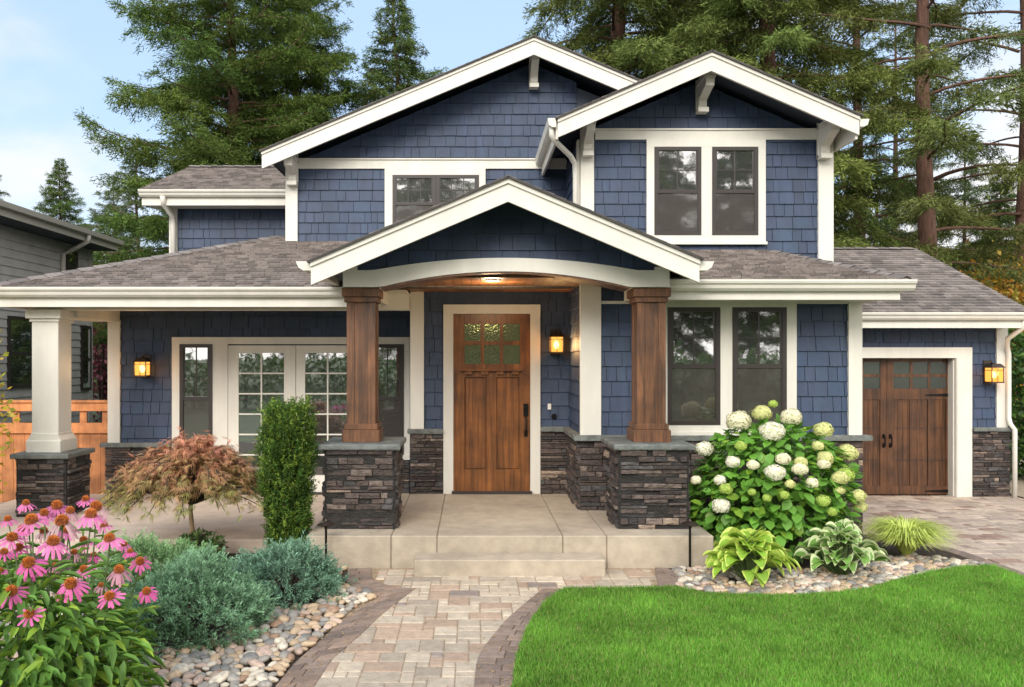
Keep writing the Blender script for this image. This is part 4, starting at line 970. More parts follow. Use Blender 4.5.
# ---------------------------------------------------------------- fence, neighbour
fence = thing('fence', (-7, 10.4, 0), 'orange cedar board fence with a top lattice between the two houses', 'fence')
y0 = 10.36
for a, b in ((-8.4, -6.46), (-6.36, -4.64)):
    m = MB(); x = a
    while x < b: m.box(x, min(x + .138, b), y0, y0 + .02, -.04, .88, (rnd.uniform(.78, 1.12),) * 3); x += .141
    m.build('board_panel', M['fence'], fence)
    x = a + .12
    while x < b - .1: MB().box(x, x + .09, y0, y0 + .02, 1.01, 1.17).build('baluster', M['fence'], fence); x += .29
    for za, zb in ((.88, 1.01), (1.165, 1.275)): MB().box(a, b, y0 - .035, y0 + .03, za, zb, (1.1, 1.1, 1.1)).build('rail', M['fence'], fence)
    MB().box(a, b, y0 - .06, y0 + .06, 1.276, 1.305).build('top_cap', M['fence'], fence)
for x in (-8.45, -6.41): MB().bbox(x - .05, x + .05, y0 - .04, y0 + .06, -.04, 1.33, .008).build('post', M['fence'], fence)

nb = thing('neighbour_house', (-10, 14, 0), 'grey lap sided neighbouring house beyond the cedar fence', 'house')
XN = -8.45
m = MB(); m.box(-16, XN, 8, 17.7, -.04, 4.25); m.build('wall_core', M['siding'], nb)
def laps(name, xw, ya, yb, zt):
    m = MB(); z = 0
    while z < zt: m.prism([(xw, z), (xw + .026, z), (xw + .008, min(z + .165, zt)), (xw, min(z + .165, zt))][::-1], ya, yb); z += .16
    m.build(name, M['siding'], nb)
laps('siding', XN, 8, 17.7, 4.3)
M['grey_trim'] = mat('grey_trim', (.42, .40, .35), .6); M['nroof'] = mat('neighbour_roof', (.10, .095, .09), .9, var=.3, vscale=20)
m = MB(); m.prism([(-7.95, 4.33), (-7.95, 4.47), (-12.5, 6.0), (-17, 4.47), (-17, 4.33)], 7.4, 17.9); m.build('roof', M['nroof'], nb)
MB().box(-7.95, -7.92, 7.4, 17.9, 4.25, 4.40).build('fascia', M['grey_trim'], nb)
MB().prism([(-7.92, 4.46), (-7.80, 4.47), (-7.82, 4.38), (-7.92, 4.36)], 7.35, 17.95).build('gutter', M['grey_trim'], nb)
MB().box(-8.6, -7.96, 7.4, 17.9, 4.24, 4.26).build('soffit', M['navy'], nb)
MB().box(XN, XN + .05, 17.55, 17.72, 0, 4.25).build('corner_board', M['siding'], nb)
def side_window(ya, yb, za, zb, xw=XN):
    m = MB(); x0, x1 = xw, xw + .06; f = .055
    m.box(x0, x1, ya, ya + f, za, zb); m.box(x0, x1, yb - f, yb, za, zb); m.box(x0, x1, ya + f, yb - f, za, za + f); m.box(x0, x1, ya + f, yb - f, zb - f, zb)
    zm = za + (zb - za) * .48; m.box(x0, x1, ya + f, yb - f, zm - .03, zm + .03)
    o = m.build('window', M['frame'], nb); B(x0 + .03, x0 + .04, ya + f, yb - f, za + f, zb - f).build('pane', M['glass'], o)
def yat(x, xw): return (xw) * 800 / (x - 472)
side_window(yat(6, XN), yat(31, XN), 1.30, 2.62); side_window(yat(79.5, XN), yat(89, XN), 1.15, 2.55); side_window(yat(64.5, XN), yat(75.5, XN), 3.45, 4.1)
m = MB(); m.tube([(-7.86, 16.4, 4.36), (-7.86, 16.4, 4.25), (-8.3, 16.5, 4.05), (XN + .06, 16.42, 3.98), (XN + .06, 16.42, .05)], .05, 8); m.build('downspout', M['grey_trim'], nb, smooth=True)
# ---------------------------------------------------------------- foliage
M.update(
    bark=mat('conifer_bark', (.12, .062, .042), .95, False, .45, 5, 2, 12, stretch=(3, 3, .6)),
    needles=mat('needles', (1, 1, 1), .6, True, trans=.25, spec=.25),
    leaf=mat('leaf', (1, 1, 1), .45, True, trans=.28, spec=.4),
    stem=mat('green_stem', (.07, .11, .03), .6),
    twig=mat('brown_twig', (.055, .038, .026), .85, var=.3, vscale=12),
    petal=mat('petal', (1, 1, 1), .6, True, trans=.3, spec=.2),
)
def leaf_cloud(name, parent, P, D, L_, W_, C, m, rs, tv=LEAF_V, tf=LEAF_F, up=None, tcol=None, sn=None, label=None):
    D, S, Nn = frames(D, rs, up); off = np.array(WL[parent.name] if parent is not None else (0, 0, 0))
    me = scatter_mesh(name, tv, tf, np.asarray(P) - off, S, D, Nn, W_, L_, L_ if sn is None else sn, C, tcol)
    return props(link_mesh(name, me, m, parent), label)

def fir_meshes(seed, H, Rm, z0, nb, top_pow=.85, droop=.35, card=.16, dens=1.0, green=(.035, .075, .022), sparse=0., tr=.35, upcurve=.35, gapf=0.):
    """trunk, limbs and needle sprays of one conifer around the origin (world coords = local)"""
    rs = np.random.RandomState(seed); rd = random.Random(seed)
    tk = MB(); pts = [(.10 * math.sin(i * .7 + seed), .10 * math.cos(i * .9 + seed), H * i / 9) for i in range(10)]; pts[0] = (0, 0, -.3)
    tk.tube(pts, [tr * (1 - .9 * i / 9) * (1.25 if i == 0 else 1) for i in range(10)], 10)
    lb = MB(); P, D, C, Ls = [], [], [], []
    for b in range(nb):
        t = (b + rd.random()) / nb; t = t ** .9
        h = z0 + (H - z0) * t; prof = (1 - t) ** top_pow * (.55 + .45 * min(1, t * 5 + .35))
        Lb = Rm * prof * rd.uniform(.62, 1.12) + .10
        if rd.random() < gapf: continue
        a = b * 2.39996 + rd.uniform(-.5, .5); ca, sa = math.cos(a), math.sin(a); n = 9; dr = droop * rd.uniform(.5, 1.5) * (1 - .55 * t); up = upcurve * rd.uniform(.5, 1.3)
        bp = []
        for i in range(n + 1):
            s = i / n; z = h + Lb * ((.25 + .5 * t) * s - (dr + .25 + .3 * t) * s ** 1.5 + up * .5 * s ** 3.2); wob = .04 * Lb * math.sin(s * 5 + a * 3)
            bp.append(np.array([ca * Lb * s - sa * wob, sa * Lb * s + ca * wob, z]))
        lb.tube([tuple(p) for p in bp], [max(.011, .012 * Lb * (1 - s_ / n) + .009) for s_ in range(n + 1)], 4, cap=False)
        nt_ = int((7 + 11 * Lb) * dens)
        shade = rd.uniform(.8, 1.2); yel = rd.random()
        for k in range(nt_):
            s = rd.uniform(.10 + sparse * .3, 1) ** .85; f = s * n; i = min(int(f), n - 1); p0 = bp[i] + (bp[i + 1] - bp[i]) * (f - i); tg = unit(bp[i + 1] - bp[i])
            sd_ = np.array([-sa, ca, 0]) * rd.choice((-1, 1)); tl = Lb * .34 * (1 - .72 * s) * rd.uniform(.5, 1.25) + .12
            td = unit(sd_ * .85 + tg * rd.uniform(.3, .9) + np.array([0, 0, rd.uniform(-.5, .12)]))
            m_ = max(6, int(tl / card * 9)); u = rs.rand(m_)[:, None] ** .8
            pp = p0 + td * tl * u + np.array([0, 0, -1]) * (u ** 2) * tl * .28 + rs.normal(size=(m_, 3)) * (.045 * tl + .03)
            dd = td + rs.normal(size=(m_, 3)) * .6 + np.array([0, 0, -.28])
            P.append(pp); D.append(dd)
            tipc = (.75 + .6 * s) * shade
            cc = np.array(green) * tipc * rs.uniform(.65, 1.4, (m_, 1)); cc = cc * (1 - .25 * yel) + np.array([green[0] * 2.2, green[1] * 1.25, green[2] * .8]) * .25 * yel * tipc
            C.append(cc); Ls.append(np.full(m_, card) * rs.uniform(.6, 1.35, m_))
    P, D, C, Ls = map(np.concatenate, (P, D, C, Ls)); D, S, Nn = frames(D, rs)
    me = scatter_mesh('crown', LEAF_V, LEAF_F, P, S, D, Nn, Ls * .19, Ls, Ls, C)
    return tk.mesh('trunk', smooth=True), lb.mesh('limbs', smooth=True), me
FIR = {}
def fir(kind, x, y, sc, rz, label, cat='fir tree', group=None, name='fir_tree', zs=1.0, z=0):
    if kind not in FIR: FIR[kind] = fir_meshes(**FIRP[kind])
    t = thing(name, (x, y, z), label, cat, group); t.rotation_euler.z = rz; t.scale = (sc, sc, sc * zs)
    a, b, c = FIR[kind]
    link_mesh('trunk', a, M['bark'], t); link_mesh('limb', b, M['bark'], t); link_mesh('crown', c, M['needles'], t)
    return t
FIRP = dict(
    big=dict(seed=11, H=17.5, Rm=5.2, z0=2.2, nb=148, top_pow=.55, droop=.30, card=.125, dens=1.25, green=(.085, .145, .028), tr=.34, upcurve=.55),
    cone=dict(seed=23, H=13, Rm=4.6, z0=1.0, nb=150, top_pow=.9, droop=.22, card=.115, dens=1.35, green=(.085, .14, .036), tr=.2, upcurve=.4),
    loose=dict(seed=31, H=14, Rm=5.2, z0=1.5, nb=105, top_pow=.85, droop=.25, card=.12, dens=1.0, green=(.10, .145, .055), tr=.2, gapf=.1),
    cedar=dict(seed=47, H=19, Rm=5.0, z0=2.5, nb=148, top_pow=.55, droop=.55, card=.13, dens=1.25, green=(.12, .17, .042), tr=.4, upcurve=.35),
    pine=dict(seed=59, H=21, Rm=4.0, z0=3.2, nb=80, top_pow=.45, droop=.20, card=.125, dens=.85, green=(.12, .16, .045), tr=.25, sparse=.7, gapf=.12, upcurve=.2),
)
TG = 'tall conifers behind the house'
fir('big', X(230, 23), 23, .93, .4, 'big dense fir with upswept branch tips rising behind the low left roof', group=TG)
fir('big', X(292, 26), 26.5, .86, 2.4, 'full green fir directly behind the left slope of the tall gable', group=TG)
fir('cone', X(396, 27), 27, 1.09, 1.0, 'narrow pointed fir standing alone between the big fir and the gable peak', group=TG)
fir('cone', X(318, 33), 33, .98, 2.0, 'narrow fir filling the gap right of the big fir', group=TG)
fir('cone', X(60, 34), 34, .79, .2, 'slender airy fir above the neighbour roof', group=TG)
fir('loose', X(138, 27), 27, .66, 1.9, 'pale loose fir just left of the small upper roof', group=TG)
fir('loose', X(112, 31), 31, .62, 4.0, 'thin fir between the neighbour roof and the small upper roof', group=TG)
fir('loose', X(-8, 36), 36, .74, 3.3, 'fir cut off by the left edge of the photo', group=TG)
fir('cedar', X(618, 21), 21, .98, .5, 'dark drooping cedar behind the valley between the two upper gables', 'cedar tree', TG, 'cedar_tree')
fir('cedar', X(775, 20), 20.5, .95, 2.9, 'dark drooping cedar above the right upper gable', 'cedar tree', TG, 'cedar_tree')
fir('cedar', X(700, 27), 27, .95, 4.4, 'farther cedar between the two dark cedars', 'cedar tree', TG, 'cedar_tree')
fir('pine', X(928, 19), 19, 1.0, .3, 'tall bare trunked pine rising behind the garage roof', 'pine tree', TG, 'pine_tree')
fir('pine', X(857, 25), 25, .95, 2.2, 'thinner pine with a reddish trunk right of the upper gable', 'pine tree', TG, 'pine_tree')
fir('pine', X(1022, 22), 22, .95, 4.0, 'pine trunk at the right edge of the photo', 'pine tree', TG, 'pine_tree')
fir('pine', X(895, 33), 33, .8, 5.2, 'distant pine between the two front pines', 'pine tree', TG, 'pine_tree')
fir('loose', X(965, 30), 30, .72, 5.0, 'bushy young fir low behind the garage ridge, right of the bare trunked pine', group=TG)
fir('loose', X(875, 29), 29, .70, 3.0, 'bushy young fir low behind the garage ridge, left of the bare trunked pine', group=TG)
fir('cone', X(1000, 26), 26, .62, 3.0, 'low green conifer behind the right rake of the garage roof', group=TG)
# street side trees seen mirrored in the windows
for i, (kd, x, y, rz) in enumerate((('big', -13, -37, 1.), ('cedar', -3.5, -39, 2.), ('big', 5.0, -38, 3.), ('cedar', 12.5, -37, .4), ('big', 19, -38, 5.))):
    fir(kd, x, y, 1.25, rz, ['broad fir across the street mirrored in the left glazing', 'drooping cedar across the street mirrored in the gable window', 'broad fir across the street mirrored in the front windows', 'drooping cedar across the street mirrored in the right windows', 'broad fir across the street mirrored in the garage panes'][i], group='trees across the street')

# rounded shrubs built from shells of leaves --------------------------------
def shell(rs, n, c, r, k=.35, pw=.5, noise=.16, seed=0, zmin=-.2):
    """points in the outer part of a lumpy ellipsoid with outward directions"""
    d = unit(rs.normal(size=(n * 2, 3))); d = d[d[:, 2] > zmin][:n]; n = len(d)
    ph = np.random.RandomState(seed).uniform(0, 6, 8)
    lump = 1 + noise * (np.sin(5 * d[:, 0] + ph[0]) * np.cos(4 * d[:, 2] + ph[1]) + .7 * np.sin(9 * d[:, 1] + 6 * d[:, 2] + ph[2]) + .5 * np.sin(15 * d[:, 0] + 11 * d[:, 2] + ph[3]))
    rad = (1 - k * rs.rand(n) ** (1 / pw)) * lump
    return np.array(c) + d * rad[:, None] * np.array(r), d, rad
def bush_core(parent, c, r, col=(.5, .5, .5)):
    pass

# juniper mounds
def juniper(name, x, y, r, h, label, seed, green):
    t = thing(name, (x, y, 0), label, 'juniper', 'blue green junipers in the left bed'); rs = np.random.RandomState(seed)
    nf = int(1700 * r * r * 4); P, D, C, W, Ls = [], [], [], [], []
    f0, d0, rad = shell(rs, nf, (x, y, .0), (r * .93, r * .93, h * .90), k=.24, noise=.17, seed=seed, zmin=-.05)
    n = len(f0); dirf = unit(d0 * np.array([1, 1, .75]) + np.array([0, 0, .28]) + rs.normal(size=d0.shape) * .32)
    for i in range(n):
        m_ = 24; u = rs.rand(m_)[:, None]; ln = rs.uniform(.07, .14)
        side = unit(np.cross(dirf[i], rs.normal(size=3)))
        pp = f0[i] + dirf[i] * ln * u + side * rs.normal(size=(m_, 1)) * .022 * (1.1 - u) + rs.normal(size=(m_, 3)) * .006
        P.append(pp); D.append(dirf[i] + side * rs.normal(size=(m_, 1)) * .55 + rs.normal(size=(m_, 3)) * .3)
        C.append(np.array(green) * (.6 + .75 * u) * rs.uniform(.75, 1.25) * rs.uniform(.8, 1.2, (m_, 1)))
    P, D, C = map(np.concatenate, (P, D, C)); P[:, 2] = np.maximum(P[:, 2], .004); nn = len(P)
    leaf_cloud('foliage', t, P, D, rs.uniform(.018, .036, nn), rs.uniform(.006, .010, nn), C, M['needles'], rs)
    tw = MB()
    for _ in range(40):
        a = rnd.uniform(0, 6.28); e = rnd.uniform(.2, 1.3); q = (math.cos(a) * math.cos(e), math.sin(a) * math.cos(e), math.sin(e)); tw.tube([(x, y, .0), (x + q[0] * r * .45, y + q[1] * r * .45, h * .4 * q[2]), (x + q[0] * r * .85, y + q[1] * r * .85, h * .85 * q[2])], [.012, .008, .003], 4, cap=False)
    tw.build('branches', M['twig'], t)
    return t
juniper('juniper', -1.93, 5.42, .48, .40, 'larger blue green juniper mound in front of the red maple', 71, (.20, .35, .20))
juniper('juniper', -1.46, 6.25, .40, .35, 'smaller blue green juniper mound beside the columnar yew', 72, (.17, .30, .20))
juniper('juniper', -2.42, 6.1, .42, .42, 'light green juniper sprays behind the coneflowers', 73, (.22, .37, .16))

# columnar yew
def yew(x, y, h, r, label):
    t = thing('columnar_yew', (x, y, 0), label, 'yew'); rs = np.random.RandomState(5)
    nf = 4300; a = rs.uniform(0, 6.283, nf); zz = rs.rand(nf) * (h - .05) + .04; s = zz / h
    prof = (.62 + .38 * np.minimum(s / .6, 1)) * np.where(s > .84, np.sqrt(np.maximum(0, 1 - ((s - .84) / .17) ** 2)), 1); lump = 1 + .10 * np.sin(3 * a + zz * 5) + .09 * np.sin(5 * a - zz * 9 + 1) + .06 * np.sin(zz * 23 + a)
    rad = r * prof * lump * (1 - .75 * rs.rand(nf) ** 1.9)
    f0 = np.stack([x + np.cos(a) * rad, y + np.sin(a) * rad, zz], 1); d0 = np.stack([np.cos(a) * .55, np.sin(a) * .55, np.full(nf, .95)], 1)
    P, D, C = [], [], []
    for i in range(nf):
        m_ = 18; u = rs.rand(m_)[:, None]; dv = unit(d0[i] + rs.normal(size=3) * .25); ln = rs.uniform(.05, .12) * (1.5 if s[i] > .9 else 1)
        P.append(f0[i] + dv * ln * u); D.append(dv * .5 + rs.normal(size=(m_, 3)) * .6)
        tip = rs.rand() < .3
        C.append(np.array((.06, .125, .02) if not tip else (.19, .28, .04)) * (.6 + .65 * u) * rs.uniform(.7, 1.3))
    P, D, C = map(np.concatenate, (P, D, C)); n = len(P)
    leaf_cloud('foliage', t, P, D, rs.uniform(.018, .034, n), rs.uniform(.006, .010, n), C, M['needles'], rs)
    tw = MB()
    for _ in range(26):
        aa = rnd.uniform(0, 6.28); q = rnd.uniform(.3, .8) * r; tw.tube([(x, y, 0), (x + math.cos(aa) * q, y + math.sin(aa) * q, h * .3), (x + math.cos(aa) * q, y + math.sin(aa) * q, h * rnd.uniform(.8, 1.04))], [.014, .009, .003], 4, cap=False)
    tw.build('branches', M['twig'], t)
yew(X(288, 7.25), 7.25, 1.37, .208, 'tall dark green columnar yew left of the left front stone pier')

# weeping laceleaf maple
M['maple_bark'] = mat('maple_bark', (.26, .18, .10), .85, False, .3, 6, .6, 20, stretch=(2, 2, .5))
def maple(x, y, zb):
    t = thing('japanese_maple', (x, y, zb), 'low weeping laceleaf maple with bronze pink foliage on the left patio edge', 'maple tree'); rs = np.random.RandomState(9); rd = random.Random(9)
    tr = MB(); tr.tube([(x - .02, y, zb - .1), (x + .0, y, zb + .25), (x - .02, y + .01, zb + .45), (x + .01, y, zb + .60)], [.030, .024, .021, .018], 8); tr.build('trunk', M['maple_bark'], t, smooth=True)
    br = MB(); P, D, C, Ls = [], [], [], []
    top = zb + 1.00; RX, RY = .84, .72
    for b in range(110):
        a = b * 2.39996 + rd.uniform(-.3, .3); rr = rd.uniform(.05, 1.05) ** .6; ex, ey = x + RX * rr * math.cos(a), y + RY * rr * math.sin(a)
        zt = zb + .72 + .38 * (1 - rr ** 2) + rd.uniform(-.06, .07); ze = zt - .30 * rr ** 1.6 - rd.uniform(0, .10); ze = max(ze, zb + .46 + rd.uniform(0, .06))
        pts = []
        for i in range(9):
            s = i / 8; q = s ** .9; z = zb + .50 + (zt - zb - .50) * math.sin(min(s * 1.5, 1) * math.pi / 2) - (zt - ze) * max(0, s - .45) ** 1.6 / (.55 ** 1.6)
            pts.append((x + (ex - x) * q + .03 * math.sin(6 * s + b), y + (ey - y) * q + .03 * math.cos(5 * s + b), z))
        br.tube(pts, [.012 * (1 - .85 * i / 8) + .0015 for i in range(9)], 4, cap=False)
        for k in range(50):
            s = rd.uniform(.28, 1); f = s * 8; i = min(int(f), 7); p0 = np.array(pts[i]) + (np.array(pts[i + 1]) - np.array(pts[i])) * (f - i) + rs.normal(size=3) * .03
            outv = np.array([math.cos(a), math.sin(a), 0]); hang = unit(outv * rd.uniform(.2, 1.0) + rs.normal(size=3) * .45 + np.array([0, 0, -.45])); m_ = 9
            sd_ = unit(np.cross(hang, [0, 0, 1]) + rs.normal(size=3) * .2)
            fan = np.linspace(-1.15, 1.15, m_)[:, None]
            D.append(hang * np.cos(fan) + sd_ * np.sin(fan)); P.append(np.tile(p0, (m_, 1)))
            Ls.append(.078 * (1.05 - .45 * np.abs(fan[:, 0])) * rd.uniform(.8, 1.3))
            hgt = (p0[2] - (zb + .50)) / .50; pk = min(max(hgt * .8 + .30 * (rr - .6) + rd.uniform(-.35, .25), 0), 1)
            c = np.array((.25, .27, .07)) * (1 - pk) + np.array((.66, .27, .18)) * pk
            C.append(np.tile(c * rd.uniform(.65, 1.3), (m_, 1)))
    br.build('branches', M['twig'], t)
    P, D, C = map(np.concatenate, (P, D, C)); Ls = np.concatenate(Ls); n = len(P)
    leaf_cloud('crown', t, P, D, Ls, Ls * .085, C, M['leaf'], rs, up=(0, 0, 1))
maple(X(194, 7.5), 7.45, .0)

# hydrangea
def hydrangea(x, y):
    t = thing('hydrangea', (x, y, 0), 'rounded white hydrangea bush with lime buds by the right front windows', 'hydrangea bush'); rs = np.random.RandomState(15); rd = random.Random(15)
    c = (x, y, .56); n = 2100
    P, d, rad = shell(rs, n, c, (.71, .52, .70), k=.45, noise=.05, seed=3, zmin=-.72); n = len(P)
    D = unit(d * np.array([1, 1, .3]) + rs.normal(size=(n, 3)) * .5 + np.array([0, 0, -.25])); Ls = rs.uniform(.075, .13, n)
    C = np.array([[.11, .25, .035]]) * (1 + .75 * rs.rand(n, 1)) * rs.uniform(.75, 1.15, (n, 1)); yl = rs.rand(n) < .18; C[yl] = C[yl] * np.array([1.7, 1.25, 1.0]); P[:, 2] = np.maximum(P[:, 2], .03)
    leaf_cloud('foliage', t, P, D, Ls, Ls * .82, C, M['leaf'], rs, BROAD_V, BROAD_F, up=(0, 0, 1.2) + d * .9, sn=Ls)
    st = MB()
    for _ in range(46):
        a = rd.uniform(0, 6.28); e = rd.uniform(.15, 1.45); q = (math.cos(a) * math.cos(e), math.sin(a) * math.cos(e), math.sin(e)); st.tube([(x + q[0] * .12, y + q[1] * .12, 0), (x + q[0] * .4, y + q[1] * .35, .35 + .3 * q[2]), (x + q[0] * .78, y + q[1] * .6, .5 + .66 * q[2])], [.008, .006, .004], 5, cap=False)
    st.build('stems', M['stem'], t)
    # flower heads where the photograph has them: picture x, y, width
    heads = [(762, 413, 20, 1), (738, 421, 26, 0), (772, 432, 26, 2), (791, 417, 22, 0), (823, 430, 20, 1), (847, 453, 22, 1), (818, 446, 12, 1), (783, 459, 15, 0), (753, 465, 12, 0), (733, 462, 15, 2), (801, 462, 13, 1), (704, 449, 19, 2), (825, 458, 17, 1), (824, 464, 13, 0), (846, 475, 18, 3),
             (720, 480, 12, 2), (775, 473, 21, 2), (800, 469, 16, 0), (812, 483, 13, 0), (823, 501, 15, 3), (840, 478, 17, 1), (696, 480, 11, 0), (721, 506, 19, 2), (726, 489, 14, 3), (858, 496, 16, 1), (860, 507, 14, 1), (767, 498, 9, 3), (784, 495, 10, 3), (752, 492, 8, 3), (840, 490, 10, 1), (773, 404, 9, 3), (832, 512, 10, 3), (741, 446, 12, 3), (790, 484, 10, 1)]
    ft_v = [(0, 0, 0), (.5, .5, .12), (0, 1, 0), (-.5, .5, .12)]
    cols = [(.88, .84, .62), (.74, .74, .34), (.90, .87, .74), (.46, .60, .13)]
    for (hx, hy, hw, ck) in heads:
        # depth of the bush surface along that line of sight
        dd = np.array([(hx - 472) / 800, 1, (358 - hy) / 800]); oc = np.array([0, 0, EYE]) - np.array(c); rr = np.array([.78, .57, .78])
        A = np.sum((dd / rr) ** 2); Bq = 2 * np.sum(oc * dd / rr ** 2); Cq = np.sum((oc / rr) ** 2) - 1; disc = Bq * Bq - 4 * A * Cq
        tt = (-Bq - math.sqrt(disc)) / (2 * A) if disc > 0 else -Bq / (2 * A)
        p = np.array([0, 0, EYE]) + dd * tt; r_ = hw * tt / 800 / 2 * .93
        nf = int(120 + 1300 * r_ / .08 * .35); dv = unit(rs.normal(size=(nf, 3))); dv = dv[dv[:, 2] > -.75]; nf = len(dv)
        base = p + dv * r_ * np.array([1, 1, .82]) * rs.uniform(.84, 1.03, (nf, 1)) * (1 + .09 * np.sin(dv[:, :1] * 4.2 + hx) * np.cos(dv[:, 2:] * 3.7 + hy))
        tang = unit(np.cross(dv, rs.normal(size=dv.shape))); PP, DD, NN = [], [], []
        for k in range(4):
            a = k * math.pi / 2; bi = np.cross(dv, tang); q = tang * math.cos(a) + bi * math.sin(a); PP.append(base); DD.append(q + dv * .25); NN.append(dv)
        PP, DD, NN = map(np.concatenate, (PP, DD, NN)); m_ = len(PP); DDu = unit(DD); SS = unit(np.cross(DDu, NN)); NN2 = np.cross(SS, DDu); CC = np.array([cols[ck]]) * rs.uniform(.82, 1.12, (m_, 1)) * np.array([[1, 1, 1]])
        if ck == 2: CC[rs.rand(m_) < .12] = (.66, .70, .36)
        me = scatter_mesh('flower_head', ft_v, LEAF_F, PP - np.array((x, y, 0)), SS, DDu, NN2, .0125, .0125, .0125, CC); o = link_mesh('flower_head', me, M['petal'], t)
        if ck == 3: o['label'] = 'unopened lime green flower head'
        cb = MB(); import bmesh as _b
        bm = _b.new(); _b.ops.create_icosphere(bm, subdivisions=2, radius=1); 
        mt = Matrix.Translation((p[0] - x, p[1] - y, p[2])) @ Matrix.Diagonal((r_ * .86, r_ * .86, r_ * .70, 1)); bm.transform(mt); me = bpy.data.meshes.new('flower_core'); bm.to_mesh(me); bm.free(); link_mesh('flower_core', me, M['core'], o)
M['core'] = mat('flower_core', (.62, .64, .36), .8)
hydrangea(X(772, 7.5), 7.5)

# hostas, arching broad leaves
def hosta(x, y, r, h, n, inner, edge, label, seed, wl=.5, sc=1):
    t = thing('hosta', (x, y, 0), label, 'hosta', 'hostas at the edge of the lawn bed'); rd = random.Random(seed); m = MB(); ped = MB()
    for i in range(n):
        ring = min(1, max(.02, (i + .5) / n + rd.uniform(-.16, .16))); a = i * 2.39996 + rd.uniform(-.6, .6); L = r * (.30 + .70 * ring) * rd.uniform(.85, 1.12); W = L * wl * rd.uniform(.8, 1.1) * (1.15 - .3 * ring); W = max(min(W * 1.1, .115 * sc), .075 * sc); ll = max(min(L * .72, .165 * sc), .10 * sc)
        ca, sa = math.cos(a), math.sin(a); hz = h * (1.0 - .60 * ring ** 1.3) * rd.uniform(.75, 1.12); st = L - ll; rise0 = hz * .92
        p0 = (x + ca * st * .25, y + sa * st * .25, .02); ped.tube([p0, (x + ca * st * .6, y + sa * st * .6, rise0 * .65), (x + ca * st, y + sa * st, rise0)], [.006, .005, .004], 5, cap=False)
        U, V = 8, 7; vs = []; cs = []; drop = ll * (.02 + .42 * ring) * rd.uniform(.2, 1.7); tw = rd.uniform(-.75, .75); k = rd.uniform(.82, 1.15)
        for iu in range(U + 1):
            s = iu / U; wd = W * (math.sin(math.pi * min(1, s * .93 + .06) ** .78) ** .8) * (1 if s < 1 else 0) + (.002 if s < 1 else 0); out_ = st + ll * (s - .12 * s * s); z = rise0 + ll * .22 * math.sin(s * 2.2) - drop * s ** 2.1
            for iv in range(V):
                v_ = iv / (V - 1) * 2 - 1; cup = .18 * wd * v_ * v_ - .004 * math.cos(v_ * 9); off = v_ * wd / 2
                vs.append((x + ca * out_ - sa * off, y + sa * out_ + ca * off, max(.01, z + cup + tw * off)))
        fs, cs = [], []
        for iu in range(U):
            for iv in range(V - 1):
                fs.append((iu * V + iv, iu * V + iv + 1, (iu + 1) * V + iv + 1, (iu + 1) * V + iv)); ed = iv in (0, V - 2) or iu == U - 1; c = edge if ed else inner; kk = k * rd.uniform(.93, 1.07); cs.append((c[0] * kk, c[1] * kk, c[2] * kk))
        m.add(vs, fs, cs)
    m.build('leaves', M['leaf'], t, smooth=True); ped.build('stems', M['stem'], t)
hosta(X(751, 6.6), 6.62, .45, .40, 105, (.26, .44, .045), (.55, .66, .13), 'lime green hosta with yellow edged leaves beside the right path light', 3, .58, 1.08)
hosta(X(843, 6.75), 6.78, .40, .42, 105, (.19, .36, .07), (.64, .70, .38), 'variegated hosta with green leaves edged in white, right of the lime hosta', 4, .48, .85)

def tuft(x, y, r, h, n, label, col, name='ornamental_grass', cat='grass tuft', seed=1, zb=0):
    t = thing(name, (x, y, zb), label, cat); rs = np.random.RandomState(seed); m = MB()
    a = rs.uniform(0, 6.283, n); L = rs.uniform(.5, 1.1, n) * r; hh = rs.uniform(.6, 1.1, n) * h; vs = []; fs = []; cs = []
    for i in range(n):
        ca, sa = math.cos(a[i]), math.sin(a[i]); w = .0060; k = rs.uniform(.7, 1.3); b = len(vs)
        for s in (0, .3, .55, .8, 1):
            ww = w * (1 - s ** 2) + .0006; q = L[i] * s ** 1.25; z = zb + hh[i] * (math.sin(s * 2.1) * 1.0) * (1 - .15 * s); px_ = x + ca * (q + .02); py_ = y + sa * (q + .02)
            vs += [(px_ - sa * ww, py_ + ca * ww, max(z, zb)), (px_ + sa * ww, py_ - ca * ww, max(z, zb))]
        for j in range(4): fs.append((b + 2 * j, b + 2 * j + 1, b + 2 * j + 3, b + 2 * j + 2)); cs.append(tuple(c * k for c in col))
    m.add(vs, fs, cs); m.build('leaves', M['leaf'], t)
tuft(X(906, 7.45), 7.45, .42, .34, 1300, 'fine yellow green grass tuft between the variegated hosta and the driveway', (.55, .64, .15))

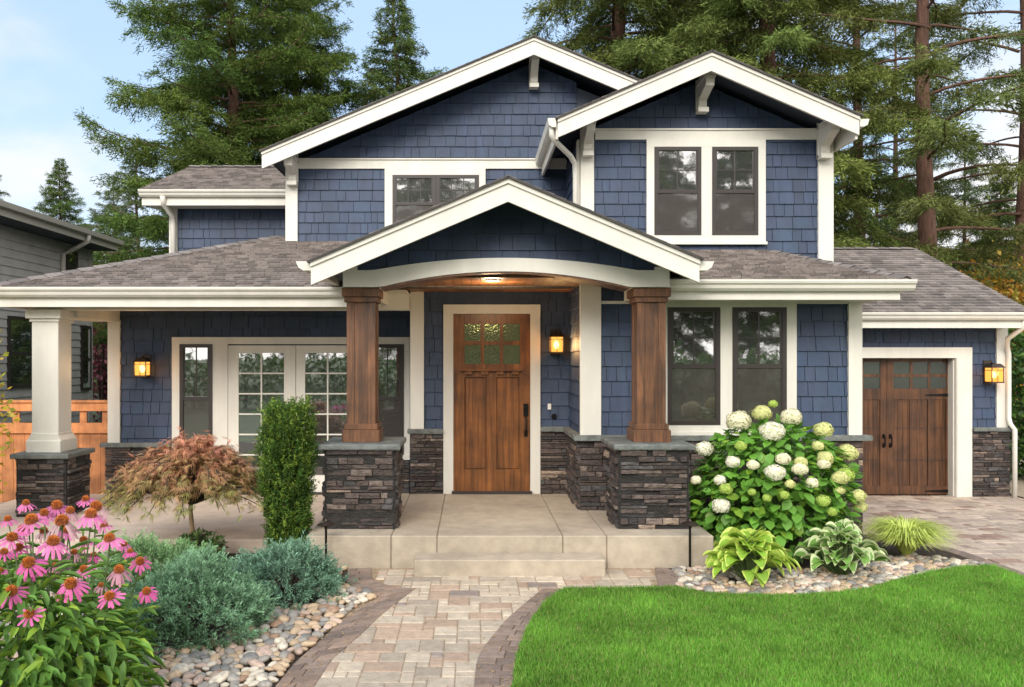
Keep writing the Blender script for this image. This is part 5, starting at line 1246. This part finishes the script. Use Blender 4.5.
def leafy(name, x, y, z, r, h, n, cols, label, cat, seed, ll=.05, wl=.5, tmpl=(LEAF_V, LEAF_F), group=None, noise=.12, k=.55, m='leaf', nbr=14):
    t = thing(name, (x, y, z), label, cat, group); rs = np.random.RandomState(seed)
    P, d, rad = shell(rs, n, (x, y, z + h * .5), (r, r, h * .55), k=k, noise=noise, seed=seed, zmin=-.9); nn = len(P)
    ci = rs.randint(0, len(cols), nn); C = np.array(cols)[ci] * rs.uniform(.7, 1.3, (nn, 1)); P[:, 2] = np.maximum(P[:, 2], z + .01)
    L_ = rs.uniform(.7, 1.3, nn) * ll; leaf_cloud('foliage', t, P, d + rs.normal(size=(nn, 3)) * .7, L_, L_ * wl, C, M[m], rs, tmpl[0], tmpl[1], up=d)
    st = MB()
    for _ in range(nbr):
        a = rnd.uniform(0, 6.28); e = rnd.uniform(.4, 1.5); st.tube([(x, y, z - .02), (x + math.cos(a) * math.cos(e) * r * .5, y + math.sin(a) * math.cos(e) * r * .5, z + h * .5), (x + math.cos(a) * math.cos(e) * r * .9, y + math.sin(a) * math.cos(e) * r * .9, z + h * (.5 + .48 * math.sin(e)))], [.012 * (1 + h), .006 * (1 + h), .003], 5, cap=False)
    st.build('branches', M['twig'], t); return t
leafy('low_shrub', X(207, 7.4), 7.2, 0, .20, .26, 900, [(.07, .12, .03), (.10, .16, .04), (.05, .08, .03)], 'small olive green shrub at the foot of the maple trunk', 'shrub', 21, .05)
leafy('groundcover_plant', X(8, 6.4), 6.3, 0, .28, .24, 1400, [(.20, .36, .05), (.28, .42, .07)], 'small lime green plant at the left edge behind the coneflowers', 'plant', 22, .035)
leafy('autumn_shrub', -5.22, 8.05, 0, .40, 2.35, 3800, [(.60, .42, .04), (.62, .50, .07), (.36, .38, .06)], 'golden yellow leafed shrub at the left edge by the cream column', 'shrub', 23, .065, .55, k=.8, noise=.25)
leafy('hedge_shrub', 9.15, 12.9, -.12, .95, 2.35, 9000, [(.035, .085, .018), (.055, .12, .022), (.09, .17, .03)], 'tall clipped green hedge right of the garage', 'hedge', 24, .09, .6, noise=.05, k=.4)
leafy('autumn_tree', X(1010, 21), 21, 0, 1.3, 4.4, 5000, [(.55, .36, .05), (.45, .38, .06), (.60, .30, .05)], 'yellow autumn tree behind the right end of the garage roof', 'tree', 25, .16, .6, k=.7, noise=.2)
leafy('garden_shrub', X(1012, 10.2) + .1, 12.0, -.12, .3, .35, 700, [(.06, .10, .03), (.10, .14, .04)], 'low dark shrub in the gravel beside the garage downspout', 'shrub', 26, .05)
leafy('plum_tree', X(103, 24), 24, 0, 1.2, 4.0, 3500, [(.20, .05, .07), (.28, .08, .10)], 'reddish purple tree glimpsed between the porch column and the house corner', 'tree', 27, .14, .6, k=.7)

# coneflowers -----------------------------------------------------------------
M['cone'] = mat('cone_centre', (1, 1, 1), .75, True)
def coneflowers():
    cx, cy = G(70, 760); cx, cy = -2.15, 4.05
    t = thing('coneflower_clump', (cx, cy, 0), 'pink coneflowers with orange brown centres in the front left corner', 'coneflowers'); rs = np.random.RandomState(33); rd = random.Random(33)
    # picture x, y of the cone, petal span in px, depth, tilt towards camera
    fl = [(57, 507, 30, 5.0), (32, 522, 36, 4.6), (62, 523, 37, 4.45), (96, 508, 32, 4.7), (91, 516, 33, 4.5), (110, 540, 30, 4.2), (53, 543, 34, 4.3), (74, 553, 18, 4.4), (12, 539, 30, 4.6), (4, 553, 22, 4.4), (29, 564, 34, 4.1), (119, 571, 28, 4.15), (84, 570, 22, 4.3), (71, 585, 34, 3.95), (12, 592, 32, 3.95), (110, 597, 28, 4.0), (140, 562, 24, 4.3), (147, 592, 24, 4.2), (30, 615, 28, 3.8),
          (101, 586, 16, 4.3), (19, 549, 26, 4.7), (44, 514, 24, 4.9), (68, 531, 26, 4.75), (26, 504, 20, 5.1), (130, 552, 16, 4.6), (70, 512, 24, 4.9), (0, 572, 20, 4.5),
          (44, 532, 22, 4.95), (84, 541, 22, 4.9), (22, 530, 22, 5.0), (104, 526, 22, 5.0), (94, 556, 18, 4.7), (40, 572, 18, 4.6), (124, 545, 18, 4.9), (55, 566, 16, 4.6), (8, 520, 20, 5.0), (86, 500, 20, 5.1)]
    st = MB(); P, D, Ls = [], [], []
    for i, (fx, fy, fw, dp) in enumerate(fl):
        p = np.array([X(fx, dp), dp, Z(fy, dp)]); r_ = fw * dp / 800 / 2 * .86; dr = rd.uniform(.25, .6) if i != 18 else .12
        tilt = Matrix.Rotation(rd.uniform(.15, .45) if i not in (18, 13, 14, 10, 15, 16, 17) else .65, 3, 'X') @ Matrix.Rotation(rd.uniform(-.25, .25), 3, 'Y')
        fm = MB(); n = rd.randint(12, 18); old = rd.random() < .22; pc = rd.choice([(.60, .11, .32), (.66, .15, .37), (.55, .12, .30)])
        if fy < 548: pc = tuple(a * b for a, b in zip(pc, (1.0, 1.25, 1.05)))
        if old: pc = (pc[0] * .85, pc[1] * 1.9, pc[2] * .95); dr *= 1.5
        for k in range(n):
            if rd.random() < .06: continue
            a = 2 * math.pi * k / n + rd.uniform(-.12, .12); w = r_ * .105; L = r_ * rd.uniform(.95, 1.25); vs = []; dd = dr * rd.uniform(.8, 1.3); kk = rd.uniform(.8, 1.2)
            for s in (0, .35, .7, .92, 1):
                ww = w * (.55 + .6 * math.sin(s * 2.6)) * (.55 if s == 1 else 1); rr = L * (.22 + .78 * s) * (1 - .12 * dd * s); z = -dd * L * s ** 1.6
                for q in (-1, 0, 1): vs.append(Vector((math.cos(a) * rr - math.sin(a) * ww * q, math.sin(a) * rr + math.cos(a) * ww * q, z + (.0 if q else .0025))))
            fs = [(j * 3 + q, j * 3 + q + 1, j * 3 + q + 4, j * 3 + q + 3) for j in range(4) for q in (0, 1)]
            fm.add([tilt @ v + Vector(p) for v in vs], fs, [tuple(c * kk * (1 + .1 * (f[0] // 3)) for c in pc) for f in fs])
        fo = fm.build('flower', M['petal'], t)
        cm = MB(); cr_ = r_ * .40; ch = r_ * .50; rings = 7
        PV, DV = [], []
        for j in range(170):                      # spiky florets over a dome
            ph_ = j * 2.39996; q = math.sqrt((j + .5) / 170); zz = ch * math.sqrt(max(0, 1 - q * q)); v = Vector((math.cos(ph_) * q * cr_, math.sin(ph_) * q * cr_, zz)); nv = Vector((v.x, v.y, v.z * .7 + .002)).normalized()
            v1 = tilt @ v; n1 = tilt @ nv; s1 = n1.orthogonal().normalized() * cr_ * .085; s2 = n1.cross(s1); b = [v1 + s1, v1 + s2, v1 - s1, v1 - s2, v1 + n1 * cr_ * .26]
            c = (.62, .20, .03) if rd.random() < .55 else (.30, .07, .015); cm.add([Vector(p) + q_ for q_ in b], [(0, 1, 4), (1, 2, 4), (2, 3, 4), (3, 0, 4)], c)
        dome = []; 
        for zi in range(5):
            e = zi / 4 * math.pi / 2; 
            for k in range(12): a = 2 * math.pi * k / 12; dome.append(Vector(p) + tilt @ Vector((math.cos(a) * cr_ * math.cos(e) * .96, math.sin(a) * cr_ * math.cos(e) * .96, ch * math.sin(e) * .96)))
        cm.add(dome, [(zi * 12 + k, zi * 12 + (k + 1) % 12, (zi + 1) * 12 + (k + 1) % 12, (zi + 1) * 12 + k) for zi in range(4) for k in range(12)], (.20, .05, .012))
        cm.build('cone', M['cone'], fo)
        bx, by = cx + (p[0] - cx) * .45 + rd.uniform(-.1, .1), cy + (p[1] - cy) * .6 + .05
        pts = [(bx, by, 0), (bx + (p[0] - bx) * .35, by + (p[1] - by) * .3, p[2] * .45), (bx + (p[0] - bx) * .8, by + (p[1] - by) * .8, p[2] * .8), (p[0], p[1] + .006, p[2] - .006)]
        st.tube(pts, [.0065, .0055, .0045, .004], 6, cap=False)
        for k in range(9):
            s = rd.uniform(.08, .86) ** 1.0; f = s * 3; j = min(int(f), 2); q = np.array(pts[j]) + (np.array(pts[j + 1]) - np.array(pts[j])) * (f - j); P.append(q); a = rd.uniform(0, 6.28); D.append((math.cos(a), math.sin(a) - .35, rd.uniform(-.25, .6))); Ls.append(rd.uniform(.10, .19) * (1.15 - .55 * s))
    for _ in range(1300):                           # basal leaves
        a = rd.uniform(0, 6.28); q = rd.uniform(0, 1) ** .6; z = rd.uniform(.03, .70) * (1.12 - .62 * q ** 2); P.append((cx - .15 + math.cos(a) * q * .60, cy + .05 + math.sin(a) * q * .5, z)); D.append((math.cos(a) + rd.gauss(0, .4), math.sin(a) - .2 + rd.gauss(0, .4), rd.uniform(-.7, .6))); Ls.append(rd.uniform(.09, .17))
    P, D, Ls = np.array(P), np.array(D), np.array(Ls); n = len(P)
    C = np.array([[.12, .24, .04]]) * rs.uniform(.7, 1.5, (n, 1)); y_ = rs.rand(n) < .2; C[y_] *= np.array([1.9, 1.45, 1.0])
    leaf_cloud('leaves', t, P, D, Ls, Ls * .30, C, M['leaf'], rs, BROAD_V, BROAD_F, up=(0, 0, 1.6), sn=Ls * 1.6)
    st.build('stems', M['stem'], t)
coneflowers()

t = thing('roadside_hedge', (0, -10, 0), 'long green hedge across the street mirrored in the french doors', 'hedge'); rs = np.random.RandomState(92); n = 16000
P = np.stack([rs.uniform(-13, 14, n), -10 + rs.normal(size=n) * .45, rs.rand(n) ** .8 * 1.9], 1); P[:, 2] *= 1 + .12 * np.sin(P[:, 0] * 2.1) + .1 * np.sin(P[:, 0] * 5)
Ls = rs.uniform(.10, .22, n); leaf_cloud('foliage', t, P, rs.normal(size=(n, 3)), Ls, Ls * .6, np.array([[.09, .17, .03]]) * rs.uniform(.5, 1.5, (n, 1)), M['leaf'], rs)
m = MB()
for k in range(14): m.tube([(-12.5 + k * 1.95, -10, -.1), (-12.5 + k * 1.95, -10, 1.3)], [.06, .02], 5)
m.build('stems', M['twig'], t)
